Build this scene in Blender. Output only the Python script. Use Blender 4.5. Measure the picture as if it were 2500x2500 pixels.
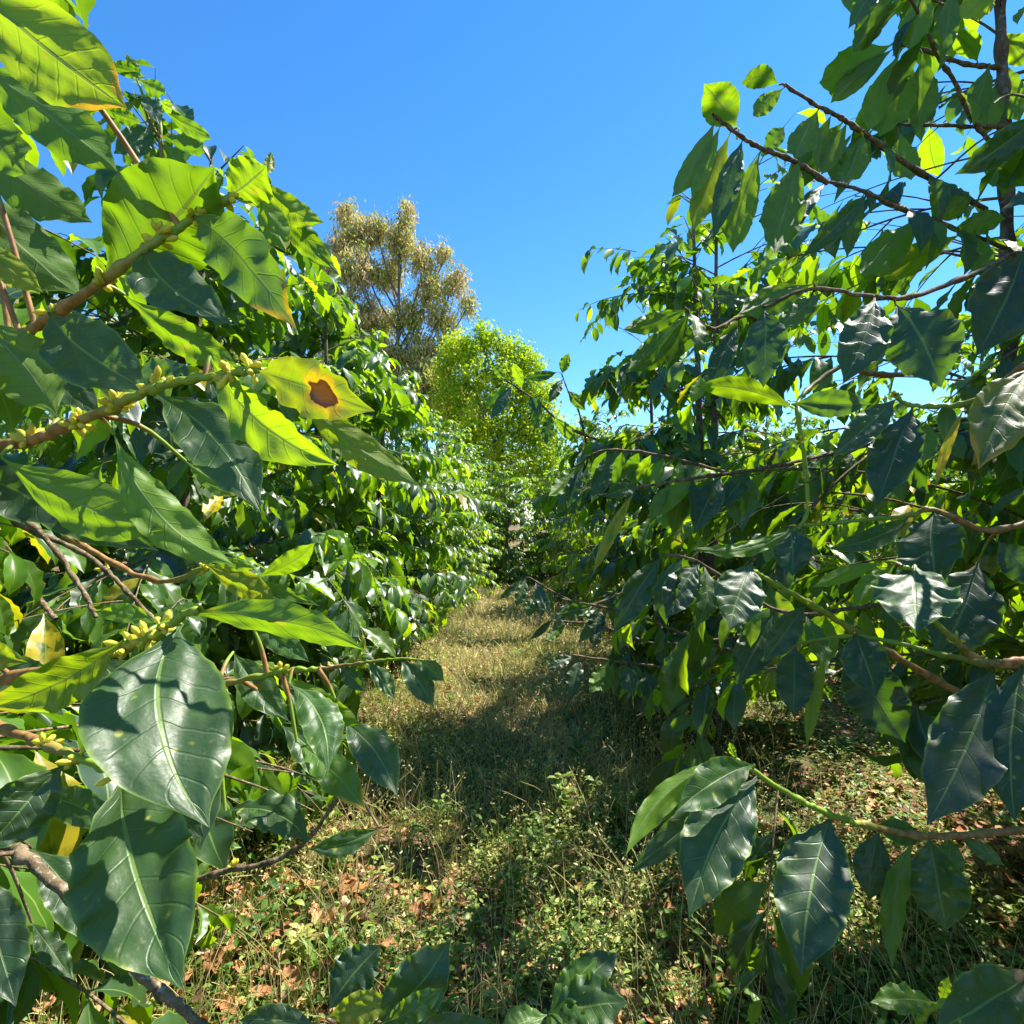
import bpy, math
import numpy as np
from math import radians as R

# ------------------------------------------------------------------ camera, sky, sun
for o in list(bpy.data.objects): bpy.data.objects.remove(o)
SC = bpy.context.scene
COL = SC.collection
FOV = R(84.0); FOC = 0.5 / math.tan(FOV / 2)
CAMZ = 1.5; PITCH = R(1.0); YAW = R(1.5)
cam = bpy.data.cameras.new('camera'); camo = bpy.data.objects.new('camera', cam); COL.objects.link(camo)
camo.location = (0, 0, CAMZ); camo.rotation_euler = (R(90) + PITCH, 0, YAW)
cam.sensor_fit = 'HORIZONTAL'; cam.angle = FOV; cam.clip_start = 0.02; cam.clip_end = 3000
SC.camera = camo
cy, sy, cp, sp = math.cos(YAW), math.sin(YAW), math.cos(PITCH), math.sin(PITCH)
CR = np.array([cy, sy, 0.0]); CF = np.array([-sy * cp, cy * cp, sp]); CU = np.cross(CR, CF)
CO = np.array([0, 0, CAMZ])

SUN = np.array([0.50, 0.26, 0.83]); SUN /= np.linalg.norm(SUN)
SUN_EL = math.asin(SUN[2]); SUN_AZ = math.atan2(SUN[0], SUN[1])
w = bpy.data.worlds.new('World'); SC.world = w; w.use_nodes = True
nt = w.node_tree; nt.nodes.clear()
sky = nt.nodes.new('ShaderNodeTexSky'); sky.sky_type = 'NISHITA'; sky.sun_disc = False
sky.sun_elevation = SUN_EL; sky.sun_rotation = SUN_AZ
sky.air_density = 1.1; sky.dust_density = 0.0; sky.ozone_density = 4.5; sky.altitude = 1200
hs = nt.nodes.new('ShaderNodeHueSaturation'); hs.inputs['Saturation'].default_value = 1.25; hs.inputs['Value'].default_value = 1.0
bg = nt.nodes.new('ShaderNodeBackground'); bg.inputs['Strength'].default_value = 0.118
wo = nt.nodes.new('ShaderNodeOutputWorld')
nt.links.new(sky.outputs[0], hs.inputs['Color']); nt.links.new(hs.outputs[0], bg.inputs[0]); nt.links.new(bg.outputs[0], wo.inputs[0])
sl = bpy.data.lights.new('sun', 'SUN'); sl.energy = 5.0; sl.angle = R(0.5); sl.color = (1.0, 0.95, 0.86)
so = bpy.data.objects.new('sun', sl); COL.objects.link(so)
from mathutils import Vector
so.rotation_euler = Vector(SUN).to_track_quat('Z', 'Y').to_euler()
SC.view_settings.view_transform = 'Standard'; SC.view_settings.look = 'None'
SC.view_settings.exposure = 1.32; SC.view_settings.gamma = 1.0
SC.cycles.max_bounces = 7; SC.cycles.diffuse_bounces = 2; SC.cycles.glossy_bounces = 2
SC.cycles.transmission_bounces = 5; SC.cycles.use_denoising = True
SC.cycles.caustics_reflective = False; SC.cycles.caustics_refractive = False
SC.cycles.sample_clamp_indirect = 6.0

rng = np.random.default_rng(11)
def U(a, b, n=None): return rng.uniform(a, b, n)
def nrm(v): return v / np.maximum(np.linalg.norm(v, axis=-1, keepdims=True), 1e-9)

# picture coordinates are in units of a 1932 px wide view
PW = 1932.0
def at(px, py, d):
    return CO + CF * d + CR * ((px / PW - .5) / FOC * d) + CU * ((.5 - py / PW) / FOC * d)
def proj(P):
    q = np.asarray(P) - CO
    z = q @ CF; zz = np.where(np.abs(z) < 1e-6, 1e-6, z)
    return (q @ CR / zz * FOC + .5) * PW, (.5 - q @ CU / zz * FOC) * PW, z
def inpoly(x, y, poly):
    x = np.atleast_1d(x); y = np.atleast_1d(y); ins = np.zeros(len(x), bool); n = len(poly); j = n - 1
    for i in range(n):
        xi, yi = poly[i]; xj, yj = poly[j]
        c = ((yi > y) != (yj > y)) & (x < (xj - xi) * (y - yi) / (yj - yi + 1e-9) + xi)
        ins ^= c; j = i
    return ins
# where the row is cut back: the gap of open sky over the lane, and the lane itself
SKY = [(120, -60), (190, 60), (262, 88), (330, 170), (395, 235), (420, 268), (515, 280), (600, 380), (640, 470), (650, 560), (700, 610), (770, 670), (815, 750),
       (880, 820), (960, 868), (1000, 840), (1010, 760), (930, 730), (955, 675), (1040, 690), (1072, 765), (1110, 730), (1075, 640), (1095, 560), (1075, 500), (1140, 440), (1180, 470),
       (1240, 480), (1250, 385), (1300, 400), (1330, 470), (1265, 370), (1275, 210), (1330, 140), (1450, 105), (1550, 140), (1580, 40), (1620, -60)]
LANE = [(665, 1340), (700, 1290), (840, 1190), (905, 1125), (950, 1100), (985, 1108), (1060, 1120), (1150, 1160), (1165, 1230), (1120, 1290), (1170, 1340), (1270, 1420), (1200, 1600), (1240, 1932), (1240, 2300),
        (450, 2300), (470, 1900), (420, 1650), (560, 1590), (740, 1500), (690, 1400)]
UNDER = [(1400, 1395), (1415, 1335), (1600, 1335), (1680, 1385), (1640, 1440), (1500, 1420)]
def ground_at(px, py):
    r = at(px, py, 1) - CO; return CO + r * (-CO[2] / r[2])
# gaps in the canopy through which the sun reaches the places it lights in the photograph
GAPS = [(at(*p[:3]), p[3]) for p in [(1270, 1500, .58, .05), (1350, 1560, .57, .05), (1535, 1600, .58, .035), (1726, 1120, .72, .05), (1400, 1170, .78, .035), (1565, 765, .95, .06), (1620, 800, .88, .05), (1900, 1420, .62, .03),
        (1600, 740, .9, .04), (1400, 740, .98, .06), (1790, 680, .95, .04), (1341, 540, .96, .05), (1230, 640, 1.35, .07), (1440, 640, .93, .04), (1650, 1090, .77, .05), (1460, 1000, .95, .05)]]
GAPS += [(ground_at(*p[:2]), p[2]) for p in [(900, 1180, .5), (850, 1235, .42), (780, 1310, .34), (960, 1195, .5), (1060, 1200, .42), (720, 1330, .3), (860, 1330, .25), (940, 1260, .3), (930, 1150, .4), (640, 1600, .16), (800, 1560, .14), (1080, 1530, .08), (560, 1800, .12), (900, 1620, .08), (1440, 1750, .06), (1600, 1780, .06), (1300, 1850, .05), (740, 1700, .08)]]
_g = np.random.default_rng(8)
GAPS += [(at(_g.uniform(1080, 1920), _g.uniform(640, 1330), d), .035 + .018 * d) for d in _g.uniform(.9, 3.4, 46)]
def sun_gap(P):
    m = np.zeros(len(P), bool)
    for t, r in GAPS:
        q = P - t; s_ = q @ SUN; m |= (s_ > .1) & (np.linalg.norm(q - s_[:, None] * SUN, axis=1) < r + .03)
    return m
def is_open(P):
    x, y, z = proj(P)
    return (z > 0.05) & (inpoly(x, y, SKY) | inpoly(x, y, LANE) | inpoly(x, y, UNDER))

# ------------------------------------------------------------------ mesh accumulator
class Acc:
    def __init__(s): s.V = []; s.F = []; s.UV = []; s.A = []; s.n = 0
    def add(s, V, F, UV=None, A=None):
        s.V.append(V.reshape(-1, 3)); s.F.append(F.reshape(-1, 4) + s.n)
        nv = len(s.V[-1])
        s.UV.append(np.zeros((nv, 2)) if UV is None else UV.reshape(-1, 2))
        s.A.append(np.zeros((nv, 4)) if A is None else A.reshape(-1, 4)); s.n += nv
    def build(s, name, mat, parent=None, origin=(0, 0, 0), smooth=True):
        if not s.V: return None
        V = np.concatenate(s.V) - np.asarray(origin); F = np.concatenate(s.F); UV = np.concatenate(s.UV); A = np.concatenate(s.A)
        me = bpy.data.meshes.new(name)
        me.vertices.add(len(V)); me.vertices.foreach_set('co', V.astype(np.float32).ravel())
        me.loops.add(F.size); me.loops.foreach_set('vertex_index', F.astype(np.int32).ravel())
        me.polygons.add(len(F)); me.polygons.foreach_set('loop_start', np.arange(0, F.size, 4, dtype=np.int32))
        if smooth: me.polygons.foreach_set('use_smooth', np.ones(len(F), bool))
        ul = me.uv_layers.new(name='UVMap'); ul.data.foreach_set('uv', UV[F.ravel()].astype(np.float32).ravel())
        at_ = me.attributes.new('lv', 'FLOAT_COLOR', 'POINT'); at_.data.foreach_set('color', A.astype(np.float32).ravel())
        me.update(calc_edges=True)
        me.materials.append(mat)
        o = bpy.data.objects.new(name, me); COL.objects.link(o); o.location = origin
        if parent is not None: put(o, parent)
        return o
def put(o, parent):
    # parents are only ever translated (empties at the base) while building
    wl = o.matrix_world.translation.copy() if o.parent else o.location.copy()
    o.parent = parent
    off = Vector((0, 0, 0)); p = parent
    while p is not None: off += p.location; p = p.parent
    o.location = wl - off
def thing(name, label, cat, loc=(0, 0, 0), group=None):
    o = bpy.data.objects.new(name, None); COL.objects.link(o); o.location = loc; o.empty_display_size = .2
    o['label'] = label; o['category'] = cat
    if group: o['group'] = group
    return o
def tag(o, label, cat, group=None, kind=None):
    o['label'] = label; o['category'] = cat
    if group: o['group'] = group
    if kind: o['kind'] = kind
    return o

def tube(acc, pts, rad, ns=6, attr=(0, 0, 0, 0), knots=0.0):
    pts = np.asarray(pts, float); n = len(pts); rad = np.broadcast_to(np.asarray(rad, float), (n,))
    T = nrm(np.gradient(pts, axis=0)); ref = np.array([0, 0, 1.]) if abs(T[0, 2]) < .8 else np.array([1., 0, 0])
    A1 = nrm(np.cross(T, ref)); B1 = np.cross(T, A1)
    a = np.linspace(0, 2 * np.pi, ns, endpoint=False)
    V = pts[:, None] + rad[:, None, None] * (A1[:, None] * np.cos(a)[None, :, None] + B1[:, None] * np.sin(a)[None, :, None])
    i = np.arange(n - 1)[:, None]; j = np.arange(ns)[None, :]; jn = (j + 1) % ns
    F = np.stack([i * ns + j, i * ns + jn, (i + 1) * ns + jn, (i + 1) * ns + j], -1)
    uv = np.stack(np.broadcast_arrays(np.linspace(0, 1, n)[:, None], a[None] / 6.283), -1)
    acc.add(V, F.reshape(-1, 4), uv, np.tile(np.array(attr, float), (n * ns, 1)))

def smooth_path(ctrl, n):
    ctrl = np.asarray(ctrl, float); t = np.linspace(0, 1, len(ctrl)); k = np.linspace(0, 1, n)
    if len(ctrl) < 3: return np.stack([np.interp(k, t, ctrl[:, c]) for c in range(3)], 1)
    # catmull-rom
    P = np.vstack([2 * ctrl[0] - ctrl[1], ctrl, 2 * ctrl[-1] - ctrl[-2]]); out = []
    for kk in k:
        s = min(kk * (len(ctrl) - 1), len(ctrl) - 1 - 1e-6); i = int(s); u = s - i
        p0, p1, p2, p3 = P[i:i + 4]
        out.append(.5 * (2 * p1 + (p2 - p0) * u + (2 * p0 - 5 * p1 + 4 * p2 - p3) * u * u + (3 * p1 - p0 - 3 * p2 + p3) * u ** 3))
    return np.array(out)

PU = np.array([0, .04, .075, .12, .2, .32, .43, .54, .66, .76, .85, .91, .955, 1.0])
PV = np.array([.045, .045, .08, .22, .50, .82, .97, 1., .93, .75, .48, .24, .10, .0])
def leaves(acc, P, D, N, L, W, droop=.6, fold=.25, wave=.0, attr=None, nu=8, nv=4, quilt=0., curve=0., nwave=5., curl=0., twist=0., prof=None, tipw=None):
    """many leaves at once: base P, direction D, upper-face normal N"""
    P = np.atleast_2d(P).astype(float); n = len(P)
    D = nrm(np.broadcast_to(D, (n, 3)).astype(float)); N = np.broadcast_to(N, (n, 3)).astype(float)
    N = nrm(N - D * np.sum(N * D, -1, keepdims=True)); S = np.cross(N, D)
    f = lambda a: np.broadcast_to(np.asarray(a, float), (n,))
    L, W, droop, fold, wave, quilt, curve, curl, twist, nwave = map(f, (L, W, droop, fold, wave, quilt, curve, curl, twist, nwave))
    u = np.linspace(0, 1, nu + 1); 
    if nu > 5: u = np.concatenate([[0, .05], np.linspace(.11, 1, nu - 1)])
    v = np.linspace(-1, 1, nv + 1)
    pu, pv = prof if prof is not None else (PU, PV)
    wu = np.interp(u, pu, pv)
    uf = np.linspace(0, 1, 41); th = droop[:, None] * (uf[None] ** 1.3) - droop[:, None] * .25
    cx = np.concatenate([np.zeros((n, 1)), np.cumsum((np.cos(th[:, 1:]) + np.cos(th[:, :-1])) / 2, 1)], 1) / 40
    cz = np.concatenate([np.zeros((n, 1)), np.cumsum((np.sin(th[:, 1:]) + np.sin(th[:, :-1])) / 2, 1)], 1) / 40
    idx = u * 40; i0 = np.minimum(idx.astype(int), 39); fr = idx - i0
    cxu = cx[:, i0] * (1 - fr) + cx[:, i0 + 1] * fr; czu = cz[:, i0] * (1 - fr) + cz[:, i0 + 1] * fr; thu = th[:, i0] * (1 - fr) + th[:, i0 + 1] * fr
    C = P[:, None] + L[:, None, None] * (D[:, None] * cxu[..., None] - N[:, None] * czu[..., None] + S[:, None] * (curve[:, None] * 4 * u * (1 - u))[..., None])
    Nu = N[:, None] * np.cos(thu)[..., None] + D[:, None] * np.sin(thu)[..., None]
    tw = twist[:, None] * (u[None] - .3)
    Sx = S[:, None] * np.cos(tw)[..., None] + Nu * np.sin(tw)[..., None]; Nx = Nu * np.cos(tw)[..., None] - S[:, None] * np.sin(tw)[..., None]
    hw = (W / 2)[:, None] * wu[None]                                    # n,nu
    a = np.abs(v)[None, None]; sg = np.sign(v)[None, None]
    ph = rng.uniform(0, 6.28, (n, 1, 1)) + sg * 1.3
    F_ = fold[:, None, None]
    lat = hw[..., None] * v[None, None] * np.cos(F_)
    up = hw[..., None] * a * np.sin(F_) - curl[:, None, None] * hw[..., None] * a ** 2
    up = up + wave[:, None, None] * hw[..., None] * a ** 2.2 * np.sin(6.283 * nwave[:, None, None] * u[None, :, None] + ph)
    up = up + wave[:, None, None] * .35 * hw[..., None] * a ** 3 * np.sin(6.283 * 2.3 * nwave[:, None, None] * u[None, :, None] + 2 * ph)
    lat = lat * (1 + .05 * wave[:, None, None] * 3 * np.sin(6.283 * 2 * nwave[:, None, None] * u[None, :, None] + ph))
    up = up + quilt[:, None, None] * hw[..., None] * np.sin(6.283 * (9 * (u[None, :, None] + .02 * np.sin(9 * u[None, :, None] + ph)) - 1.3 * a)) * (a * (1.15 - a)) * (.75 + .5 * np.sin(7 * u[None, :, None] + 2 * ph))
    if nv >= 6:
        uu = u[None, :, None]; vv = v[None, None]
        for fq in range(3):
            k1, k2 = rng.uniform(1, 3.2 + 2 * fq, (2, n, 1, 1)); p1 = rng.uniform(0, 6.28, (n, 1, 1))
            up = up + hw[..., None] * (.045 / (1 + .5 * fq)) * np.sin(6.283 * k1 * uu * .6 + 2.2 * k2 * vv + p1)
    V = C[:, :, None] + Sx[:, :, None] * lat[..., None] + Nx[:, :, None] * up[..., None]
    m = (nu + 1) * (nv + 1)
    i = np.arange(nu)[:, None]; j = np.arange(nv)[None]; k = i * (nv + 1) + j
    F = np.stack([k, k + nv + 1, k + nv + 2, k + 1], -1).reshape(1, -1, 4) + (np.arange(n) * m)[:, None, None]
    UV = np.broadcast_to(np.stack(np.broadcast_arrays(u[:, None], (v * .5 + .5)[None]), -1)[None], (n, nu + 1, nv + 1, 2))
    if attr is None: attr = np.zeros((n, 4))
    A = np.broadcast_to(np.broadcast_to(attr, (n, 4))[:, None, None], (n, nu + 1, nv + 1, 4))
    acc.add(V, F, UV, A)

# ------------------------------------------------------------------ materials
class NT:
    def __init__(s, name):
        s.m = bpy.data.materials.new(name); s.m.use_nodes = True; s.t = s.m.node_tree; s.t.nodes.clear()
    def n(s, typ, **kw):
        x = s.t.nodes.new(typ)
        for k, v in kw.items(): setattr(x, k, v)
        return x
    def set(s, sock, v):
        if hasattr(v, 'is_linked') or isinstance(v, bpy.types.NodeSocket): s.t.links.new(v, sock)
        elif isinstance(v, tuple) and len(v) == 3 and sock.type == 'RGBA': sock.default_value = (*v, 1)
        else: sock.default_value = v
    def math(s, op, a, b=0., c=0., clamp=False):
        x = s.n('ShaderNodeMath', operation=op, use_clamp=clamp); s.set(x.inputs[0], a); s.set(x.inputs[1], b); s.set(x.inputs[2], c); return x.outputs[0]
    def mix(s, f, a, b, blend='MIX'):
        x = s.n('ShaderNodeMix', data_type='RGBA', blend_type=blend); s.set(x.inputs[0], f); s.set(x.inputs[6], a); s.set(x.inputs[7], b); return x.outputs[2]
    def ramp(s, f, lo, hi, a=0., b=1.):
        x = s.n('ShaderNodeMapRange', interpolation_type='SMOOTHSTEP'); s.set(x.inputs[0], f); s.set(x.inputs[1], lo); s.set(x.inputs[2], hi); s.set(x.inputs[3], a); s.set(x.inputs[4], b); return x.outputs[0]
    def noise(s, vec, scale, detail=3., rough=.55, out=0):
        x = s.n('ShaderNodeTexNoise'); x.inputs['Scale'].default_value = scale; x.inputs['Detail'].default_value = detail; x.inputs['Roughness'].default_value = rough
        if vec is not None: s.t.links.new(vec, x.inputs['Vector'])
        return x.outputs[out]
    def out(s, sh, disp=None):
        o = s.n('ShaderNodeOutputMaterial'); s.t.links.new(sh, o.inputs[0]); return s.m
    def geo(s): return s.n('ShaderNodeNewGeometry')
    def pos(s): return s.n('ShaderNodeTexCoord').outputs['Object']
    def bump(s, h, strength, dist):
        x = s.n('ShaderNodeBump'); x.inputs['Strength'].default_value = strength; x.inputs['Distance'].default_value = dist; s.t.links.new(h, x.inputs['Height']); return x.outputs[0]
    def bsdf(s, col, rough=.5, spec=.5, normal=None, coat=0.):
        x = s.n('ShaderNodeBsdfPrincipled'); s.set(x.inputs['Base Color'], col); s.set(x.inputs['Roughness'], rough); s.set(x.inputs['Specular IOR Level'], spec)
        if coat: x.inputs['Coat Weight'].default_value = coat; x.inputs['Coat Roughness'].default_value = .18
        if normal is not None: s.t.links.new(normal, x.inputs['Normal'])
        return x.outputs[0]

def leaf_material(name, detail=True, dark=(.022, .048, .021), mid=(.10, .23, .014), under=(.062, .125, .010), under2=(.17, .32, .012),
                  tr1=(.20, .46, .008), tr2=(.54, .76, .006), trans=.45, rough=.42, spot=None, spec=.72):
    t = NT(name)
    uv = t.n('ShaderNodeUVMap'); uv.uv_map = 'UVMap'
    sep = t.n('ShaderNodeSeparateXYZ'); t.t.links.new(uv.outputs[0], sep.inputs[0]); u, v = sep.outputs[0], sep.outputs[1]
    at_ = t.n('ShaderNodeAttribute', attribute_name='lv'); sc = t.n('ShaderNodeSeparateColor'); t.t.links.new(at_.outputs['Color'], sc.inputs[0])
    young, yel, tone, burn = sc.outputs[0], sc.outputs[1], sc.outputs[2], at_.outputs['Alpha']
    a = t.math('MULTIPLY', t.math('ABSOLUTE', t.math('SUBTRACT', v, .5)), 2.)
    mid_m = t.ramp(a, .022, .055, 1., 0.)
    rim = t.ramp(a, .90, .99)
    back = t.geo().outputs['Backfacing']
    pos = t.pos()
    n1 = t.noise(pos, 38., 3.)
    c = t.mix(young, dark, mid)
    c = t.mix(t.math('MULTIPLY', rim, .6), c, (.20, .32, .02))  # bright edge highlight painted into the leaf colour
    cu = t.mix(young, under, under2)
    tr = t.mix(young, tr1, tr2)
    br = t.math('ADD', t.math('MULTIPLY', tone, .7), .65)
    ymask = t.math('MULTIPLY', yel, t.ramp(t.math('ADD', n1, t.math('MULTIPLY', a, .25)), .35, .68), clamp=True)
    if detail:
        fr = t.math('FRACT', t.math('SUBTRACT', t.math('MULTIPLY', u, 9.), t.math('MULTIPLY', a, 1.3)))
        dd = t.math('MINIMUM', fr, t.math('SUBTRACT', 1., fr))
        lat = t.math('MULTIPLY', t.ramp(dd, .015, .075, 1., 0.), t.ramp(a, .75, .95, 1., 0.))
        c = t.mix(t.math('MULTIPLY', lat, .07), c, (.10, .20, .05))
        tr = t.mix(t.math('MULTIPLY', lat, .12), tr, (.12, .26, .01))
        n2 = t.noise(pos, 190., 2.)
        c = t.mix(t.ramp(n2, .62, .78), c, (.13, .17, .07))
        c = t.mix(t.math('MULTIPLY', t.ramp(n1, .45, .7), .5), c, t.mix(young, (.035, .10, .015), (.13, .26, .02)))
        fine = t.noise(pos, 420., 1.)
        pt = t.math('MULTIPLY', t.ramp(t.noise(pos, 75., 1., .4), .70, .77), t.math('GREATER_THAN', tone, .45))
        c = t.mix(pt, c, (.33, .33, .05)); tr = t.mix(pt, tr, (.6, .55, .03))
    c = t.mix(mid_m, c, t.mix(young, (.14, .24, .06), (.32, .42, .07)))
    cu = t.mix(mid_m, cu, (.22, .32, .10)); tr = t.mix(mid_m, tr, (.20, .30, .02))
    c = t.mix(ymask, c, (.52, .40, .015)); cu = t.mix(ymask, cu, (.50, .40, .03)); tr = t.mix(ymask, tr, (.75, .55, .01))
    tipm = t.math('MULTIPLY', burn, t.ramp(t.math('ADD', t.math('ADD', u, t.math('MULTIPLY', a, .25)), t.math('MULTIPLY', n1, .3)), 1.10, 1.22), clamp=True)
    c = t.mix(tipm, c, (.62, .34, .015)); cu = t.mix(tipm, cu, (.6, .35, .02)); tr = t.mix(tipm, tr, (.85, .42, .01))
    tipb = t.math('MULTIPLY', burn, t.ramp(t.math('ADD', t.math('ADD', u, t.math('MULTIPLY', a, .2)), t.math('MULTIPLY', n1, .3)), 1.30, 1.35), clamp=True)
    c = t.mix(tipb, c, (.16, .06, .015)); cu = t.mix(tipb, cu, (.16, .06, .015)); tr = t.mix(tipb, tr, (.10, .03, .005))
    if spot:
        su, sv, sr = spot
        du = t.math('MULTIPLY', t.math('SUBTRACT', u, su), 1.6); dv = t.math('MULTIPLY', t.math('SUBTRACT', v, sv), .75)
        ds = t.math('SQRT', t.math('ADD', t.math('MULTIPLY', du, du), t.math('MULTIPLY', dv, dv)))
        ds = t.math('ADD', ds, t.math('MULTIPLY', t.math('SUBTRACT', t.noise(pos, 60., 3.), .5), .30))
        halo = t.ramp(t.math('ADD', ds, t.math('MULTIPLY', t.math('SUBTRACT', t.noise(pos, 28., 3.), .5), .5)), sr * 1.05, sr * 1.7, 1., 0.); core = t.ramp(ds, sr * .93, sr * 1.03, 1., 0.); ring = t.ramp(ds, sr * .55, sr * .9)
        brown = t.mix(ring, (.30, .13, .03), (.075, .022, .008))
        for_ = lambda x: t.mix(core, t.mix(t.math('MULTIPLY', halo, .85), x, (.72, .46, .02)), brown)
        c, cu, tr = for_(c), for_(cu), t.mix(core, t.mix(halo, tr, (.85, .55, .01)), (.12, .04, .005))
    c = t.mix(back, c, cu)
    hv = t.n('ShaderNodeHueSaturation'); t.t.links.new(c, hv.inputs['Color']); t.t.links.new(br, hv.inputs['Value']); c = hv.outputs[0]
    rg = t.mix(back, (rough,) * 3, (.55,) * 3)
    if detail: rg = t.mix(t.math('MULTIPLY', t.ramp(t.noise(pos, 55., 5., .75), .38, .62), .7), rg, (.62,) * 3)
    nrmv = None
    if detail:
        h = t.math('ADD', t.math('MULTIPLY', lat, -.6), t.math('ADD', t.math('MULTIPLY', mid_m, -.9), t.math('MULTIPLY', fine, .18)))
        h = t.math('ADD', h, t.math('ADD', t.math('MULTIPLY', t.noise(pos, 70., 3.), .9), t.math('MULTIPLY', n2, .35)))
        c = t.mix(t.math('MULTIPLY', t.ramp(t.noise(pos, 12., 4., .7), .5, .75), .22), c, (.20, .20, .14))
        nrmv = t.bump(h, .42, .0012)
    sh = t.bsdf(c, rg, spec, nrmv)
    tl = t.n('ShaderNodeBsdfTranslucent'); t.t.links.new(tr, tl.inputs[0])
    if nrmv is not None: t.t.links.new(nrmv, tl.inputs[1])
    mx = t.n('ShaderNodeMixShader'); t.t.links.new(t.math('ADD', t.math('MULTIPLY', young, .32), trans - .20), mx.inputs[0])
    t.t.links.new(sh, mx.inputs[1]); t.t.links.new(tl.outputs[0], mx.inputs[2])
    return t.out(mx.outputs[0])

M_HERO = leaf_material('coffee_leaf_near')
M_SPOT = leaf_material('coffee_leaf_scorched', spot=(.64, .46, .19))
M_LEAF = leaf_material('coffee_leaf', detail=False, rough=.40, spec=.8)
M_YEL = M_HERO

def bark_material(name, c1, c2, c3, scale=30., bumpd=.004):
    t = NT(name); p = t.pos()
    mp = t.n('ShaderNodeMapping'); mp.inputs['Scale'].default_value = (1, 1, .35); t.t.links.new(p, mp.inputs[0])
    a = t.noise(mp.outputs[0], scale, 5., .65); b = t.noise(p, scale * 3.1, 3.)
    c = t.mix(t.ramp(a, .35, .65), c1, c2); c = t.mix(t.ramp(b, .56, .68), c, c3)
    return t.out(t.bsdf(c, .85, .2, t.bump(t.math('ADD', a, t.math('MULTIPLY', b, .4)), .8, bumpd)))
M_BARK = bark_material('coffee_bark', (.07, .05, .035), (.20, .155, .11), (.27, .25, .20))
M_TWIG = bark_material('coffee_twig_bark', (.09, .06, .03), (.24, .17, .10), (.34, .28, .20), 70., .002)
def green_twig():
    t = NT('green_twig')
    uv = t.n('ShaderNodeUVMap'); uv.uv_map = 'UVMap'; sep = t.n('ShaderNodeSeparateXYZ'); t.t.links.new(uv.outputs[0], sep.inputs[0])
    n = t.noise(t.pos(), 90., 3.)
    br = t.mix(t.ramp(n, .35, .65), (.24, .12, .04), (.40, .22, .08))
    c = t.mix(t.ramp(t.math('ADD', sep.outputs[0], t.math('MULTIPLY', n, .25)), .45, .8), br, (.22, .33, .03))
    return t.out(t.bsdf(c, .5, .4, t.bump(n, .4, .001)))
M_GTWIG = green_twig()
def plain_tr(name, c, tr, trans=.35, rough=.5):
    t = NT(name); at_ = t.n('ShaderNodeAttribute', attribute_name='lv'); sc = t.n('ShaderNodeSeparateColor'); t.t.links.new(at_.outputs['Color'], sc.inputs[0])
    hv = t.n('ShaderNodeHueSaturation'); t.t.links.new(t.math('ADD', t.math('MULTIPLY', sc.outputs[2], .8), .6), hv.inputs['Value']); t.set(hv.inputs['Color'], c)
    tl = t.n('ShaderNodeBsdfTranslucent'); t.set(tl.inputs[0], tr)
    mx = t.n('ShaderNodeMixShader'); mx.inputs[0].default_value = trans; t.t.links.new(t.bsdf(hv.outputs[0], rough, .4), mx.inputs[1]); t.t.links.new(tl.outputs[0], mx.inputs[2])
    return t.out(mx.outputs[0])
M_BUD = plain_tr('flower_bud', (.74, .68, .08), (.75, .68, .06))
def cover_material(name, cols, trs, trans=.35, rough=.55):
    """colour runs along the attribute's red channel"""
    t = NT(name); at_ = t.n('ShaderNodeAttribute', attribute_name='lv'); sc = t.n('ShaderNodeSeparateColor'); t.t.links.new(at_.outputs['Color'], sc.inputs[0])
    def rp(cc):
        x = t.n('ShaderNodeValToRGB'); e = x.color_ramp.elements; e[0].position = 0; e[1].position = 1
        e[0].color = (*cc[0], 1); e[1].color = (*cc[-1], 1)
        for i, q in enumerate(cc[1:-1]): k = e.new((i + 1) / (len(cc) - 1)); k.color = (*q, 1)
        t.t.links.new(sc.outputs[0], x.inputs[0]); return x.outputs[0]
    hv = t.n('ShaderNodeHueSaturation'); t.t.links.new(t.math('ADD', t.math('MULTIPLY', sc.outputs[2], .8), .6), hv.inputs['Value']); t.t.links.new(rp(cols), hv.inputs['Color'])
    tl = t.n('ShaderNodeBsdfTranslucent'); t.t.links.new(rp(trs), tl.inputs[0])
    mx = t.n('ShaderNodeMixShader'); mx.inputs[0].default_value = trans; t.t.links.new(t.bsdf(hv.outputs[0], rough, .35), mx.inputs[1]); t.t.links.new(tl.outputs[0], mx.inputs[2])
    return t.out(mx.outputs[0])
M_GRASS = cover_material('grass_blades', [(.07, .15, .02), (.20, .27, .05), (.56, .50, .18), (.80, .64, .34)], [(.12, .3, .02), (.28, .42, .03), (.5, .45, .15), (.5, .4, .18)])
M_WEED = cover_material('weed_leaves', [(.05, .13, .025), (.12, .22, .035), (.32, .38, .09), (.55, .48, .16)], [(.10, .3, .02), (.22, .42, .02), (.4, .5, .04), (.5, .45, .06)], .35, .45)
M_LITTER = cover_material('dry_leaf', [(.09, .045, .02), (.26, .11, .04), (.52, .25, .10), (.70, .46, .26)], [(.1, .04, .01), (.25, .1, .03), (.4, .18, .06), (.4, .25, .1)], .18, .6)

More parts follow.
